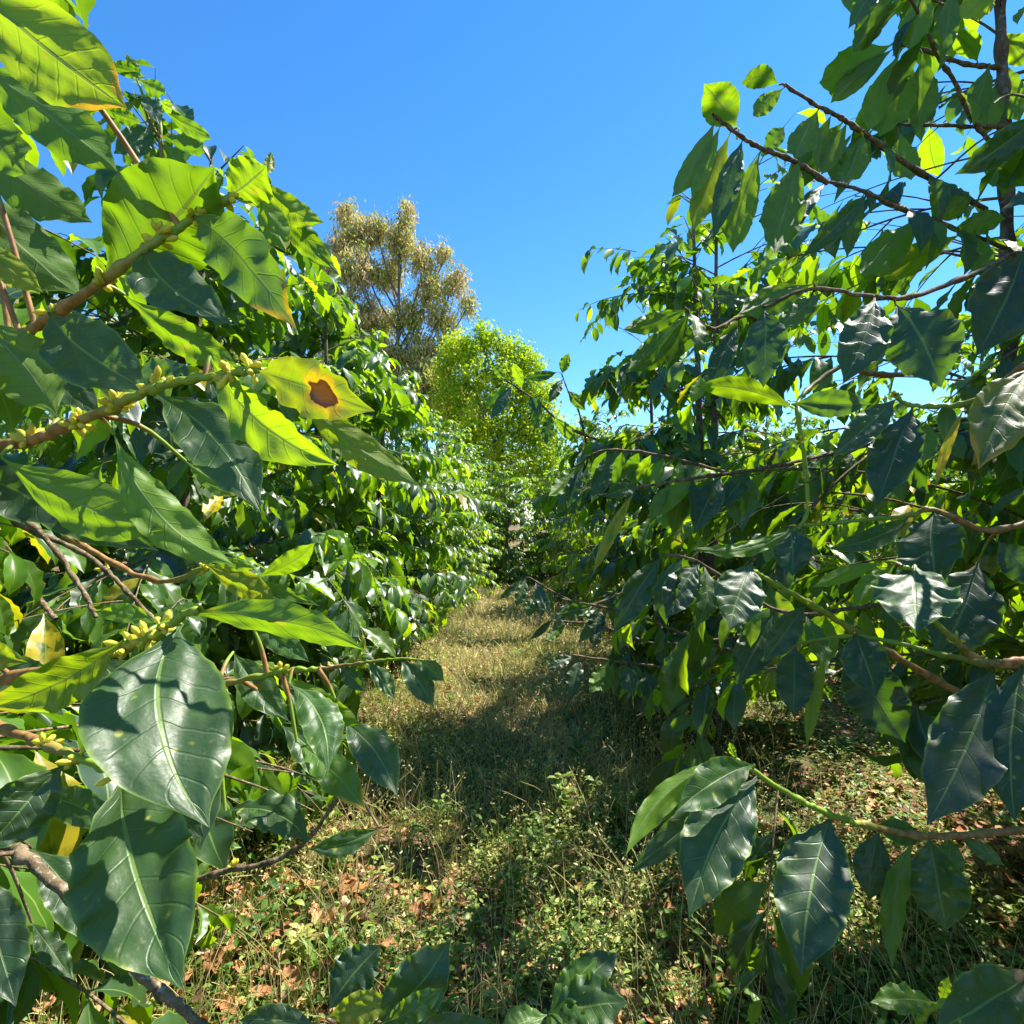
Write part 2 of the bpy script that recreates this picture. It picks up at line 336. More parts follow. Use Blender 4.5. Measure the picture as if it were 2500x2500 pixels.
def ground_material():
    t = NT('ground_soil'); p = t.pos()
    a = t.noise(p, 1.3, 5.); b = t.noise(p, 9., 6., .65); c_ = t.noise(p, 60., 4., .7)
    soil = t.mix(t.ramp(b, .35, .65), (.11, .055, .035), (.27, .15, .10))
    soil = t.mix(t.ramp(c_, .5, .68), soil, (.33, .20, .13))
    straw = t.mix(t.ramp(c_, .35, .65), (.07, .06, .025), (.28, .23, .11))
    gr = t.mix(t.ramp(c_, .4, .6), (.04, .06, .02), (.12, .15, .05))
    sx = t.n('ShaderNodeSeparateXYZ'); t.t.links.new(p, sx.inputs[0])
    lane = t.ramp(t.math('ABSOLUTE', t.math('ADD', sx.outputs[0], .3)), .7, 1.5, 1., 0.)
    lane = t.math('MULTIPLY', lane, t.ramp(sx.outputs[1], 2.6, 4.2))
    c = t.mix(t.ramp(a, .45, .6), soil, gr); c = t.mix(t.math('MULTIPLY', lane, .8), c, straw)
    return t.out(t.bsdf(c, .95, .1, t.bump(t.math('ADD', b, t.math('MULTIPLY', c_, .5)), .9, .02)))
M_GROUND = ground_material()

# ------------------------------------------------------------------ ground
def gz(x, y):
    x = np.asarray(x, float); y = np.asarray(y, float)
    return .035 * np.sin(1.7 * x + .6) * np.cos(1.1 * y) + .025 * np.sin(3.9 * x + 2.1 * y) + .012 * np.sin(9 * x - 7 * y) + np.clip((np.abs(x) - 1.0) * .06, 0, .08)
def build_ground():
    acc = Acc()
    def patch(xs, ys, zf):
        X, Y = np.meshgrid(xs, ys, indexing='ij'); V = np.stack([X, Y, zf(X, Y)], -1)
        n, m = len(xs), len(ys); i = np.arange(n - 1)[:, None]; j = np.arange(m - 1)[None]; k = i * m + j
        acc.add(V, np.stack([k, k + m, k + m + 1, k + 1], -1).reshape(-1, 4))
    xs = np.concatenate([np.linspace(-1500, -60, 12), np.linspace(-50, -9, 40), np.linspace(-8, 8, 220), np.linspace(9, 50, 40), np.linspace(60, 1500, 12)])
    ys = np.concatenate([np.linspace(-1500, -40, 12), np.linspace(-30, -4, 26), np.linspace(-3, 16, 260), np.linspace(17, 60, 40), np.linspace(75, 2200, 14)])
    patch(xs, ys, gz)
    o = acc.build('ground', M_GROUND); o['kind'] = 'structure'; o['label'] = 'reddish plantation soil with straw and dry leaves'
build_ground()

# ------------------------------------------------------------------ coffee trees
def coffee_tree(loc, H, rad, seed, label, lod, group, nbr=84, as_parts=False, near_clip=0., stems=2, cut=True, density=1., fmin=.13, trunk_r=.042, topw=.38, lsz=1.):
    """trunk, then branches in opposite pairs carrying drooping leaf pairs"""
    global rng
    keep = rng; rng = np.random.default_rng(seed)
    x0, y0 = loc; z0 = float(gz(x0, y0)) - .02
    root = thing('coffee_tree', label, 'coffee tree', (x0, y0, z0), group)
    tr = Acc(); crown = Acc(); twig = Acc(); nb = 0
    nu, nv = {0: (17, 6), 1: (11, 4), 2: (6, 2), 3: (4, 2)}[lod]
    per = nbr // stems
    for s in range(stems):
        ang = U(0, 6.28); lean = U(.08, .22)
        hs_ = H * U(.86, 1.0)
        base = np.array([x0 + .07 * math.cos(ang), y0 + .07 * math.sin(ang), z0 - .05])
        top = np.array([x0 + hs_ * lean * math.cos(ang) * .5, y0 + hs_ * lean * math.sin(ang) * .5, z0 + hs_])
        midp = (base + top) / 2 + np.array([U(-.08, .08), U(-.08, .08), 0])
        k = np.linspace(0, 1, 22)
        ctr = smooth_path([base, base * .6 + midp * .4 + np.array([U(-.04, .04), U(-.04, .04), 0]), midp, top], 22)
        rr = trunk_r * (1 - k) ** .8 + .006; rr[0] *= 1.5
        rr = rr * (1 + .10 * np.sin(k * 60) * (k > .3))
        if cut:
            op = is_open(ctr); nk = int(np.argmax(op)) if op.any() else len(ctr)
        else: nk = len(ctr)
        if nk > 3: tube(tr, ctr[:nk], rr[:nk], 10 if lod < 2 else 6)
        for b in range(per):
            f = (b + U(0, .8)) / per; f = fmin + (1 - fmin) * f ** .92
            c0 = ctr[min(int(f * 21), 20)] * (1 - (f * 21) % 1) + ctr[min(int(f * 21) + 1, 21)] * ((f * 21) % 1)
            az = (b % 2) * math.pi + (b // 2) * 1.62 + U(-.5, .5)
            Lb = rad * (1.0 if f < .62 else 1.0 - (1 - topw) * (f - .62) / .38) * U(.72, 1.12) * (.8 + .2 * min(f / .3, 1))
            el = -.05 + .75 * f + U(-.4, .35)
            n = max(5, int(Lb / .047))
            ss = np.linspace(0, 1, n); e = el - (.55 + .5 * U(0, 1)) * ss ** 1.2 * (Lb / 1.0)
            azs = az + U(-.35, .35) * ss
            T = np.stack([np.cos(e) * np.cos(azs), np.cos(e) * np.sin(azs), np.sin(e)], 1)
            pts = c0 + np.concatenate([[np.zeros(3)], np.cumsum(T[:-1], 0)]) * Lb / (n - 1)
            pts[:, 2] = np.maximum(pts[:, 2], z0 + .10)
            sets = [(pts, T, .12, .0055)]
            for q in range(int(U(1, 4.4)) if Lb > .35 else 1):
                i = int(U(.25, .7) * n); side = 1 if U(0, 1) < .5 else -1
                L2 = Lb * U(.3, .62); n2 = max(4, int(L2 / .05)); a2 = azs[i] + side * U(.6, 1.0); s2 = np.linspace(0, 1, n2); e2 = e[i] - .4 * s2
                T2 = np.stack([np.cos(e2) * np.cos(a2), np.cos(e2) * np.sin(a2), np.sin(e2)], 1)
                sets.append((pts[i] + np.concatenate([[np.zeros(3)], np.cumsum(T2[:-1], 0)]) * L2 / (n2 - 1), T2, .1, .003))
            bacc = Acc() if as_parts else twig; lacc = Acc() if as_parts else crown
            for pts_, T_, s0, r0 in sets:
                nn = len(pts_)
                if cut:
                    op = is_open(pts_)
                    if op.any(): nn = int(np.argmax(op))
                _, _, dz = proj(pts_)
                px_, py_, _ = proj(pts_)
                if near_clip > 0:
                    bad = (dz < near_clip) & (dz > .0) & (np.abs(px_ - 966) < 1120) & (py_ > -160) & (py_ < 2150) | (np.linalg.norm(pts_ - CO, axis=1) < .45)
                    if bad.any(): nn = min(nn, int(np.argmax(bad)))
                if nn < 3: continue
                p_ = pts_[:nn]; t_ = T_[:nn]
                kk = np.linspace(0, 1, nn)
                rr_ = (r0 * (1 - .75 * kk)); rr_[1::2] *= 1.25 if lod < 2 else 1.
                tube(bacc, p_, rr_, 5 if lod < 2 else 3)
                frac = np.linspace(0, 1, len(pts_))[:nn]
                m = np.where(frac >= s0)[0]
                if density < 1: m = m[rng.random(len(m)) < density]
                if len(m) == 0: continue
                for side in (-1, 1):
                    keepm = m[rng.random(len(m)) < .86]; q = len(keepm)
                    if q == 0: continue
                    Tt = t_[keepm]; up = np.array([0, 0, 1.]); S = nrm(np.cross(Tt, up))
                    D = nrm(Tt * U(.25, .9, (q, 1)) + side * S * U(.55, 1.0, (q, 1)) + np.stack([np.zeros(q), np.zeros(q), -U(.1, 1.7, q)], 1))
                    Nn = nrm(up[None] * 1.0 + Tt * .2 + rng.normal(0, .28, (q, 3)))
                    Ls = lsz * U(.075, .20, q) * (1.08 if lod < 2 else 1.) * (1 - .35 * (frac[keepm] > .9)); Ws = Ls * U(.36, .46, q)
                    attr = np.stack([np.clip(U(0, 1, q) ** 1.5 * .75 + .4 * (frac[keepm] > .88), 0, 1), (rng.random(q) < .03) * U(.5, 1, q), rng.random(q), (rng.random(q) < .02) * 1.], 1)
                    B = p_[keepm]; ok = np.ones(q, bool)
                    if cut or near_clip > 0:
                        tipp = B + D * Ls[:, None] * .85 - np.array([0, 0, 1]) * Ls[:, None] * .25; cen = B + D * Ls[:, None] * .5
                        if cut: ok &= ~(is_open(tipp) | is_open(cen) | is_open(B) | sun_gap(cen) | sun_gap(tipp))
                        if near_clip > 0:
                            for pp in (tipp, cen, B):
                                xx, yy, zz = proj(pp); ok &= ~(((zz < near_clip) & (zz > 0) & (np.abs(xx - 966) < 1120) & (yy > -160) & (yy < 2150)) | (np.linalg.norm(pp - CO, axis=1) < .4))
                    if not ok.any(): continue
                    leaves(lacc, B[ok], D[ok], Nn[ok], Ls[ok], Ws[ok], U(.1, 1.7, q)[ok], U(.05, .6, q)[ok], U(.05, .2, q)[ok] if lod < 3 else 0., attr[ok], nu, nv, .04 if lod == 0 else 0., U(-.06, .06, q)[ok], twist=U(-.5, .5, q)[ok])
            if as_parts and bacc.V:
                ob = bacc.build('branch', M_TWIG, root, c0)
                if lacc.V: lacc.build('foliage', M_LEAF, ob, c0)
    tr.build('trunk', M_BARK, root, (x0, y0, z0))
    if not as_parts:
        twig.build('branches', M_TWIG, root, (x0, y0, z0)); crown.build('crown', M_LEAF, root, (x0, y0, z0))
    rng = keep
    return root

def clone(root, loc, rotz, scale, label, group):
    r = root.copy(); COL.objects.link(r); r.location = loc; r.rotation_euler = (0, 0, rotz); r.scale = (scale,) * 3
    r['label'] = label; r['group'] = group
    for ch in root.children:
        c = ch.copy(); COL.objects.link(c); c.parent = r
    return r

GL = 'coffee trees of the left row'; GR = 'coffee trees of the right row'
ordn = ['nearest', 'second', 'third', 'fourth', 'fifth', 'sixth', 'seventh', 'eighth', 'ninth', 'tenth']
left_tree = coffee_tree((-1.45, .55), 3.5, 1.15, 101, 'nearest coffee tree on the left, large backlit leaves and yellow flower buds', 0, GL, 84, True, near_clip=.62)
right_tree = coffee_tree((1.60, 1.85), 4.1, 1.4, 205, 'nearest coffee tree on the right, dark shaded leaves beside a thick trunk', 0, GR, 88, True, near_clip=.8, stems=2, fmin=.34, trunk_r=.085, density=.95)
coffee_tree((1.75, -.1), 3.8, 1.35, 206, 'coffee tree at the right edge whose leafy side branches enter the picture', 0, GR, 56, False, near_clip=.95, fmin=.36, trunk_r=.07)
left2 = coffee_tree((-1.66, 2.45), 3.35, 1.15, 102, 'second coffee tree of the left row, its tip standing above the big leaves', 0, GL, 90, True, near_clip=.62, lsz=1.12)
coffee_tree((1.27, 3.9), 3.95, 1.3, 207, 'second coffee tree of the right row, two trunks rising from bare reddish soil', 1, GR, 96, True, fmin=.24, trunk_r=.055, density=1., topw=.75, lsz=1.12)
coffee_tree((-1.66, 4.3), 3.55, 1.15, 103, 'third coffee tree of the left row, glossy drooping leaves in full sun', 1, GL, 94, True, lsz=1.2)
right3 = coffee_tree((1.22, 5.9), 3.5, 1.2, 208, 'third coffee tree of the right row, an arching branch over the lane', 1, GR, 84, fmin=.2, density=.75)
coffee_tree((-1.62, 6.2), 3.5, 1.1, 104, 'fourth coffee tree of the left row, narrow leaves shining beside the dry grass', 1, GL, 90, lsz=1.2)
coffee_tree((1.2, 7.9), 3.4, 1.15, 209, 'fourth coffee tree of the right row, behind the arching branch', 2, GR, 84)
coffee_tree((-1.62, 8.1), 3.5, 1.1, 105, 'fifth coffee tree of the left row, beside the pale end of the grass lane', 2, GL, 84)
V1 = coffee_tree((1.25, 9.9), 3.3, 1.1, 210, 'fifth coffee tree of the right row, beside the far lane', 2, GR, 80, cut=False)
V2 = coffee_tree((-1.62, 10.0), 3.4, 1.05, 106, 'sixth coffee tree of the left row, its crown narrowing the lane', 2, GL, 80, cut=False)
V3 = coffee_tree((-.45, 14.0), 3.1, 1.3, 107, 'pale green coffee tree closing the far end of the lane', 3, 'coffee trees at the end of the lane', 90, cut=False)
clone(V3, (.75, 15.2, 0), 1.3, .95, 'coffee tree to the right of the one closing the lane', 'coffee trees at the end of the lane')
for i, y in enumerate((11.9, 13.8, 15.7, 17.6)):
    clone(V2 if i % 2 else V1, (1.4, y, 0), 1.1 * i + .4, U(.92, 1.0), ordn[i + 5] + ' coffee tree of the right row, seen small beyond the nearer crowns', GR)
    clone(V1 if i % 2 else V2, (-1.6, y, 0), 1.7 * i + .9, U(1.0, 1.1), ordn[i + 6] + ' coffee tree of the left row, seen small beyond the nearer crowns', GL)
n = 0
for sx, xx in ((-1, -4.1), (1, 3.75), (1, 6.3)):
    for j, y in enumerate(np.arange(-.2 if xx > 5 else .8, 13, 2.1)):
        clone((V1, V2)[n % 2], (xx + U(-.15, .15), y + U(-.2, .2), 0), U(0, 6.28), U(.95, 1.1),
              '%s coffee tree of the %s, glimpsed through leaves' % (ordn[j], 'row behind the left one' if sx < 0 else 'outermost row on the right' if xx > 5 else 'row behind the right one'), 'coffee trees of the row behind on the ' + ('left' if sx < 0 else 'right')); n += 1

# ------------------------------------------------------------------ foreground branches and leaves of the two nearest trees
class Branch:
    def __init__(s, root, pts, r0, r1, mat, tree_anchor=None, buds=0):
        c = [at(*p) for p in pts]
        n = max(12, len(pts) * 8); s.p = smooth_path(c, n); s.root = root
        k = np.linspace(0, 1, n); rr = r0 + (r1 - r0) * k
        s.acc = Acc(); step = max(3, n // 7)
        kn = 1 + .5 * np.exp(-((np.arange(n) % step - step / 2) ** 2) / .8)
        fine = smooth_path(s.p + rng.normal(0, .0006, s.p.shape), n * 3); rf = np.interp(np.linspace(0, 1, n * 3), k, rr * kn)
        tube(s.acc, fine, rf, 10); s.mat = mat; s.r = r0; s.leaves = []; s.buds = []
def near_on(b, P):
    d = np.linalg.norm(b.p - P, axis=1); i = int(np.argmin(d)); return d[i], b.p[i]
def hero_set(branches, data, seed):
    global rng
    rng = np.random.default_rng(seed)
    for row in data:
        (bx, by), (tx, ty), wpx, db, dt = row[:5]; kw = row[5] if len(row) > 5 else {}
        B = at(bx, by, db); T = at(tx, ty, dt)
        best = min(branches, key=lambda b: near_on(b, B)[0]); dist, q = near_on(best, B)
        if dist > .004:       # a short green twig or petiole joins the leaf to its branch
            midp = (q + B) / 2 + np.array([0, 0, .12 * dist])
            tube(best.acc, smooth_path([q, midp, B], 8), np.linspace(.0026, .0014, 8), 6)
        L = np.linalg.norm(T - B); D = (T - B) / L
        droop = kw.get('droop', .35)
        view = CO - (B + T) / 2; view /= np.linalg.norm(view)
        Nn = nrm(view - D * (view @ D)); roll = kw.get('roll', rng.uniform(-.3, .3))
        S = np.cross(Nn, D); Nn = Nn * math.cos(roll) + S * math.sin(roll)
        dm = (db + dt) / 2; W = wpx / PW / FOC * dm / max(math.cos(roll), .35)
        W *= .88; W = min(W, .55 * L + .015) if not kw.get('wide') else W
        if kw.get('under'): Nn = -Nn
        y = kw.get('y', .15)
        attr = np.array([[y * (.78 if kw.get('under') else 1.), kw.get('yel', 0.), kw.get('b', rng.uniform(.3, .7)), kw.get('burn', 0.)]])  # leaf tone b carries painted light: lit leaves paler, shaded leaves darker
        # undo the droop so that the tip still lands where it should
        th = droop * np.linspace(0, 1, 41) ** 1.3 - droop * .25; ex, ez = np.mean(np.cos(th)), np.mean(np.sin(th))
        a = math.atan2(ez, ex); D2 = D * math.cos(a) + Nn * math.sin(a); N2 = Nn * math.cos(a) - D * math.sin(a)
        L2 = L / math.hypot(ex, ez)
        acc = Acc()
        leaves(acc, B, D2, N2, L2, W, droop, kw.get('fold', .22), kw.get('wave', .14), attr, 46, 14, kw.get('quilt', .05), kw.get('curve', rng.uniform(-.04, .04)), kw.get('nwave', 4.5), kw.get('curl', .06), kw.get('twist', rng.uniform(-.25, .25)))
        best.leaves.append((acc, B, kw.get('mat', M_HERO), kw.get('label')))
def bud_cluster(b, px, py, d, n=9, size=.010):
    c = at(px, py, d); dist, q = near_on(b, c); c = q
    acc = Acc()
    for i in range(n):
        dd = nrm(rng.normal(0, 1, 3) + np.array([0, 0, .35])); l = size * U(.8, 1.5)
        p = c + nrm(rng.normal(0, 1, 3)) * (b.r * .7)
        k = np.linspace(0, 1, 7); r = .0021 * np.array([.35, .7, .8, 1.1, 1.25, .9, .1]) * (size / .010)
        tube(acc, p + dd * l * k[:, None], r, 7, (0, 0, U(.2, .8), 0))
    b.buds.append((acc, c))
def finish(branches):
    for b in branches:
        o = b.acc.build('branch', b.mat, b.root, b.p[0])
        for acc, B, m, lab in b.leaves:
            l = acc.build('leaf', m, o, B)
            if lab: l['label'] = lab
        for acc, c in b.buds: acc.build('flower_bud_cluster', M_BUD, o, c)

LB = [
    Branch(left_tree, [(-140, 760, .62), (-20, 668, .56), (50, 628, .52), (110, 588, .49), (195, 530, .46), (275, 468, .45), (345, 425, .46), (430, 375, .47), (470, 350, .48), (500, 330, .49)], .0050, .0022, M_GTWIG),
    Branch(left_tree, [(-150, 850, .60), (-10, 842, .50), (60, 830, .47), (130, 802, .45), (215, 766, .43), (285, 735, .42), (350, 718, .42), (440, 702, .41), (490, 698, .41)], .0050, .0022, M_GTWIG),
    Branch(left_tree, [(-120, 850, .95), (-10, 930, .90), (80, 1010, .86), (150, 1105, .84), (182, 1165, .82)], .0046, .0026, M_TWIG),
    Branch(left_tree, [(-120, 920, 1.05), (-10, 962, 1.0), (60, 1002, .98), (160, 1045, .96), (230, 1105, .94), (300, 1180, .92)], .0055, .0028, M_TWIG),
    Branch(left_tree, [(-60, 960, .9), (5, 1030, .88), (60, 1110, .86), (105, 1170, .85)], .0048, .0030, M_TWIG),
    Branch(left_tree, [(-160, 1330, .60), (-20, 1290, .52), (120, 1255, .48), (235, 1222, .45), (300, 1190, .43), (345, 1160, .42), (378, 1150, .41)], .0050, .0024, M_GTWIG),
    Branch(left_tree, [(-120, 1480, .62), (-30, 1575, .56), (25, 1600, .54), (90, 1655, .52), (150, 1705, .50), (215, 1775, .49), (262, 1835, .48), (320, 1885, .47), (400, 1945, .47), (520, 1990, .47), (620, 1960, .47), (700, 1950, .46)],   .0056, .0028, M_TWIG),
    Branch(left_tree, [(-120, 1330, .60), (20, 1378, .52), (85, 1405, .49), (150, 1432, .46), (228, 1458, .42), (262, 1450, .42)], .0042, .0022, M_GTWIG),
    Branch(left_tree, [(250, 1700, .80), (385, 1655, .78), (440, 1640, .77), (505, 1628, .76), (560, 1600, .75), (600, 1560, .74), (640, 1500, .72)], .0042, .0022, M_TWIG),
    Branch(left_tree, [(180, 1330, .62), (330, 1310, .58), (450, 1285, .56), (540, 1265, .55), (600, 1262, .55)], .0034, .0018, M_GTWIG),
    Branch(left_tree, [(120, 1010, .8), (290, 1095, .76), (400, 1070, .70), (480, 1090, .68)], .0036, .0018, M_GTWIG),
    Branch(left_tree, [(350, 1290, 1.5), (600, 1262, 1.42), (690, 1250, 1.38), (760, 1243, 1.36), (800, 1246, 1.35)], .0046, .0020, M_GTWIG),
]
u_ = dict(under=True)
def H(**k): return k
LB += [Branch(left2, [(312, 420, 2.25), (306, 330, 2.2), (303, 260, 2.2), (300, 200, 2.2), (297, 165, 2.2)], .009, .004, M_GTWIG), Branch(left2, [(303, 262, 2.2), (280, 225, 2.15), (268, 175, 2.1), (258, 150, 2.1)], .006, .003, M_GTWIG)]
LH = [
    ((275, 146), (207, 122), 30, 2.12, 2.05, H(under=True, y=.4, droop=.9)), ((262, 150), (313, 178), 36, 2.1, 2.1, H(under=True, y=.45)), ((270, 178), (302, 238), 34, 2.12, 2.05, H(y=.0)), ((300, 190), (325, 205), 26, 2.2, 2.15, H(under=True, y=.9)),
    ((305, 205), (398, 262), 34, 2.2, 2.15, H(under=True, y=.5, droop=.8)), ((303, 255), (386, 288), 34, 2.2, 2.15, H(under=True, y=.2, droop=.9)), ((268, 232), (206, 208), 34, 2.15, 2.1, H(under=True, y=.5, droop=.8)), ((292, 240), (214, 290), 56, 2.2, 2.1, H(y=.0, b=.9)),
    ((300, 268), (350, 330), 40, 2.2, 2.15, H(under=True, y=.3)), ((304, 300), (262, 372), 44, 2.2, 2.1, H(y=.05, b=.7)), ((306, 300), (402, 352), 40, 2.2, 2.1, H(under=True, y=.6)), ((308, 340), (350, 410), 40, 2.2, 2.1, H(y=.1)),
    ((262, 152), (238, 100), 26, 2.1, 2.1, H(under=True, y=.5)),
    # upper cluster, seen from below against the sun
    ((-90, -60), (240, 205), 190, .40, .40, H(under=True, y=1., yel=.12, burn=.9, wave=.06, b=.8, fold=.12, roll=.1, label='yellow-green leaf with a scorched tip')),
    ((-70, 100), (222, 325), 125, .52, .50, H(under=True, y=.45, b=.5, roll=.2)),
    ((-90, 180), (50, 330), 105, .48, .46, H(under=True, y=.35, wave=.2, roll=-.2)),
    ((-60, 250), (175, 420), 110, .56, .55, H(under=True, y=.3, roll=.3)),
    ((-80, 320), (155, 560), 135, .54, .52, H(under=True, y=.2, b=.3, roll=.2)),
    ((-60, 430), (82, 552), 62, .50, .48, H(under=True, y=.9, yel=.2, roll=.1)),
    ((192, 524), (405, 314), 235, .46, .44, H(under=True, y=.45, wide=True, fold=.3, wave=.1, roll=-.15, b=.6, quilt=.06, curve=.05)),
    ((426, 372), (503, 312), 105, .47, .46, H(under=True, y=.8, wide=True, roll=.1)),
    ((498, 332), (512, 284), 22, .49, .50, H(under=True, y=1., yel=.5)),
    ((492, 336), (612, 420), 58, .48, .50, H(under=True, y=.85, yel=.1, droop=.8, roll=.2, curve=.10)),
    ((482, 345), (540, 476), 60, .48, .46, H(under=True, y=.65, burn=.5, droop=.5)),
    ((510, 345), (637, 514), 58, .50, .52, H(under=True, y=.6, wave=.2, curve=.06)),
    ((360, 404), (560, 622), 128, .46, .40, H(y=.22, yel=.0, burn=.7, b=.75, wave=.2, roll=-.25, fold=.15, curve=.05, nwave=5., label='grey-green leaf with a yellow rim')),
    ((272, 460), (442, 615), 125, .46, .41, H(y=.05, b=.35, quilt=.16, wave=.12, roll=.35, curve=-.10)),
    ((92, 590), (290, 742), 148, .48, .43, H(y=.08, b=.5, quilt=.08, roll=.1, curve=-.05)),
    ((235, 556), (452, 692), 78, .48, .47, H(under=True, y=.6, wave=.18, roll=-.2, curve=.05)),
    ((110, 790), (-40, 600), 135, .47, .47, H(under=True, y=.5, fold=.15, roll=.1)),
    ((40, 690), (192, 786), 85, .58, .54, H(y=.0, b=.3, quilt=.12)),
    ((290, 742), (492, 968), 140, .44, .40, H(y=.12, b=.45, roll=.15, curve=.07, fold=.2)),
    ((396, 672), (640, 878), 110, .42, .40, H(y=.75, b=.8, roll=-.5, fold=.4, wave=.15, curve=-.08)),
    ((484, 700), (708, 776), 120, .41, .37, H(y=.3, yel=.3, b=.7, roll=-.35, mat=M_SPOT, fold=.3, wave=.2, wide=True, curve=.03, label='yellowing leaf with a large brown spot')),
    ((560, 745), (792, 916), 78, .43, .42, H(under=True, y=.85, yel=.2, wave=.14, roll=.2, curve=.03)),
    ((0, 862), (310, 1000), 125, .46, .43, H(under=True, y=.6, b=.5, wave=.08, roll=-.2, curve=.06)),
    ((216, 820), (446, 1068), 100, .45, .43, H(under=True, y=.65, wave=.2, b=.6, roll=.1, curve=.10)),
    ((350, 870), (444, 936), 42, .50, .49, H(under=True, y=.8, burn=.9)),
    ((-50, 890), (150, 985), 120, .58, .55, H(y=.0, b=.25)),
    ((40, 955), (300, 1040), 95, .70, .62, H(y=.05, b=.6, roll=.2)),
    ((382, 1045), (482, 1072), 28, .66, .64, H(under=True, y=.8)),
    ((484, 1088), (594, 1024), 48, .66, .64, H(under=True, y=.7, curve=.08)),
    ((382, 1062), (522, 1138), 60, .66, .62, H(under=True, y=.75, yel=.4)),
    ((478, 1094), (606, 1144), 26, .66, .62, H(y=.6)),
    ((345, 1158), (690, 1228), 82, .42, .40, H(under=True, y=.55, wave=.16, roll=-.35, curve=-.05, fold=.35, b=.6)),
    ((305, 1178), (176, 1154), 42, .46, .48, H(y=.75, b=.8)),
    ((232, 1208), (-30, 1338), 108, .44, .41, H(y=.75, b=.7, roll=.35, yel=.12, wave=.1, curve=.06, burn=.3)),
    ((-80, 1225), (54, 1250), 62, .48, .46, H(y=.8, yel=.2)),
    # the two big glossy leaves and their neighbours
    ((342, 1178), (396, 1562), 262, .43, .335, H(y=.14, b=.6, roll=.12, fold=.14, droop=.6, curve=-.13, quilt=.035, wave=.05, wide=True, label='broad glossy dark leaf in dappled sun')),
    ((228, 1462), (346, 1868), 228, .42, .32, H(y=.20, b=.55, roll=-.15, fold=.22, droop=.5, curve=-.03, quilt=.05, wave=.12, nwave=6, wide=True, label='large hanging leaf with wavy edges')),
    ((180, 1240), (310, 1412), 135, .50, .46, H(y=.10, b=.3)),
    ((-40, 1250), (120, 1350), 100, .55, .52, H(y=.1, b=.3)),
    ((122, 1440), (-30, 1610), 125, .46, .42, H(y=.1, b=.3, roll=.2)),
    ((545, 1290), (618, 1458), 88, .54, .48, H(y=.25, b=.95, roll=.2, curve=.12, curl=.3)),
    ((542, 1268), (684, 1366), 58, .55, .52, H(under=True, y=.85, yel=.1, curve=.10)),
    ((645, 1360), (750, 1502), 86, .56, .50, H(y=.12, b=.5, curve=.06)),
    ((560, 1400), (692, 1532), 74, .55, .49, H(y=.5, b=.9, burn=1., wave=.2, label='pale leaf with an orange tip')),
    ((425, 1530), (584, 1590), 78, .55, .50, H(y=.08, b=.7, wave=.3, curve=.10, roll=.4)),
    ((716, 1562), (582, 1602), 48, .60, .56, H(y=.18, b=.8, curve=.05)),
    ((258, 1442), (386, 1582), 95, .46, .45, H(y=.0, b=.2)),
    ((530, 1368), (645, 1485), 78, .60, .57, H(y=.15, b=.4)),
    ((480, 1190), (585, 1250), 52, .55, .50, H(y=.2, b=.8)),
    ((440, 1230), (545, 1360), 70, .60, .56, H(y=.2, b=.5)),
    ((75, 1500), (225, 1560), 70, .60, .56, H(y=.2, b=.6)),
    ((60, 1600), (190, 1790), 90, .62, .58, H(y=.1, b=.3)),
    ((-60, 1640), (30, 1900), 110, .50, .46, H(y=.05, b=.2)),
    ((60, 1740), (140, 1850), 45, .62, .58, H(y=.05, b=.2, wave=.35)),
    # leaves standing at the bottom edge
    ((618, 1908), (720, 1782), 100, .47, .49, H(y=.06, b=.7, wave=.2, roll=.2, nwave=6, droop=.2)),
    ((702, 1942), (850, 1772), 118, .45, .47, H(y=.06, b=.65, curve=-.05, droop=.3)),
    ((720, 1932), (838, 1862), 52, .44, .44, H(y=.5, b=.6, wave=.3)),
    ((615, 1920), (745, 1885), 60, .46, .46, H(y=.7, yel=.3, b=.7)),
    ((600, 1935), (450, 1925), 55, .47, .47, H(y=.05, b=.5)),
    ((700, 1950), (950, 1935), 60, .46, .48, H(y=.1, b=.4)),
    # lit spray of the second tree hanging over the lane
    ((694, 1250), (745, 1320), 38, 1.38, 1.34, H(y=.15, b=.9, droop=.6)),
    ((755, 1244), (818, 1335), 56, 1.36, 1.30, H(y=.12, b=.8, droop=.6)),
    ((790, 1246), (838, 1285), 40, 1.35, 1.32, H(y=.5, b=.7)),
    ((640, 1255), (690, 1305), 40, 1.40, 1.36, H(y=.15, b=.5)),
]
hero_set(LB, LH, 5)
for bi, px, py, d, n_ in ((0, 110, 586, .49, 11), (0, 196, 528, .46, 12), (0, 300, 455, .45, 10), (0, 370, 408, .46, 9), (0, 432, 372, .47, 8), (1, 45, 828, .47, 12), (1, 145, 795, .45, 14),
                          (1, 215, 766, .43, 16), (1, 300, 730, .42, 12), (1, 425, 704, .41, 10), (1, 476, 698, .41, 8), (5, 245, 1215, .45, 12), (5, 275, 1200, .44, 11), (5, 310, 1185, .43, 9),
                          (7, 85, 1405, .49, 7), (7, 150, 1432, .46, 6), (7, 232, 1458, .42, 12), (9, 530, 1267, .55, 7), (10, 382, 1075, .70, 6), (3, 200, 1080, .95, 6), (8, 440, 1640, .77, 4)):
    bud_cluster(LB[bi], px, py, d, n_)
finish(LB)

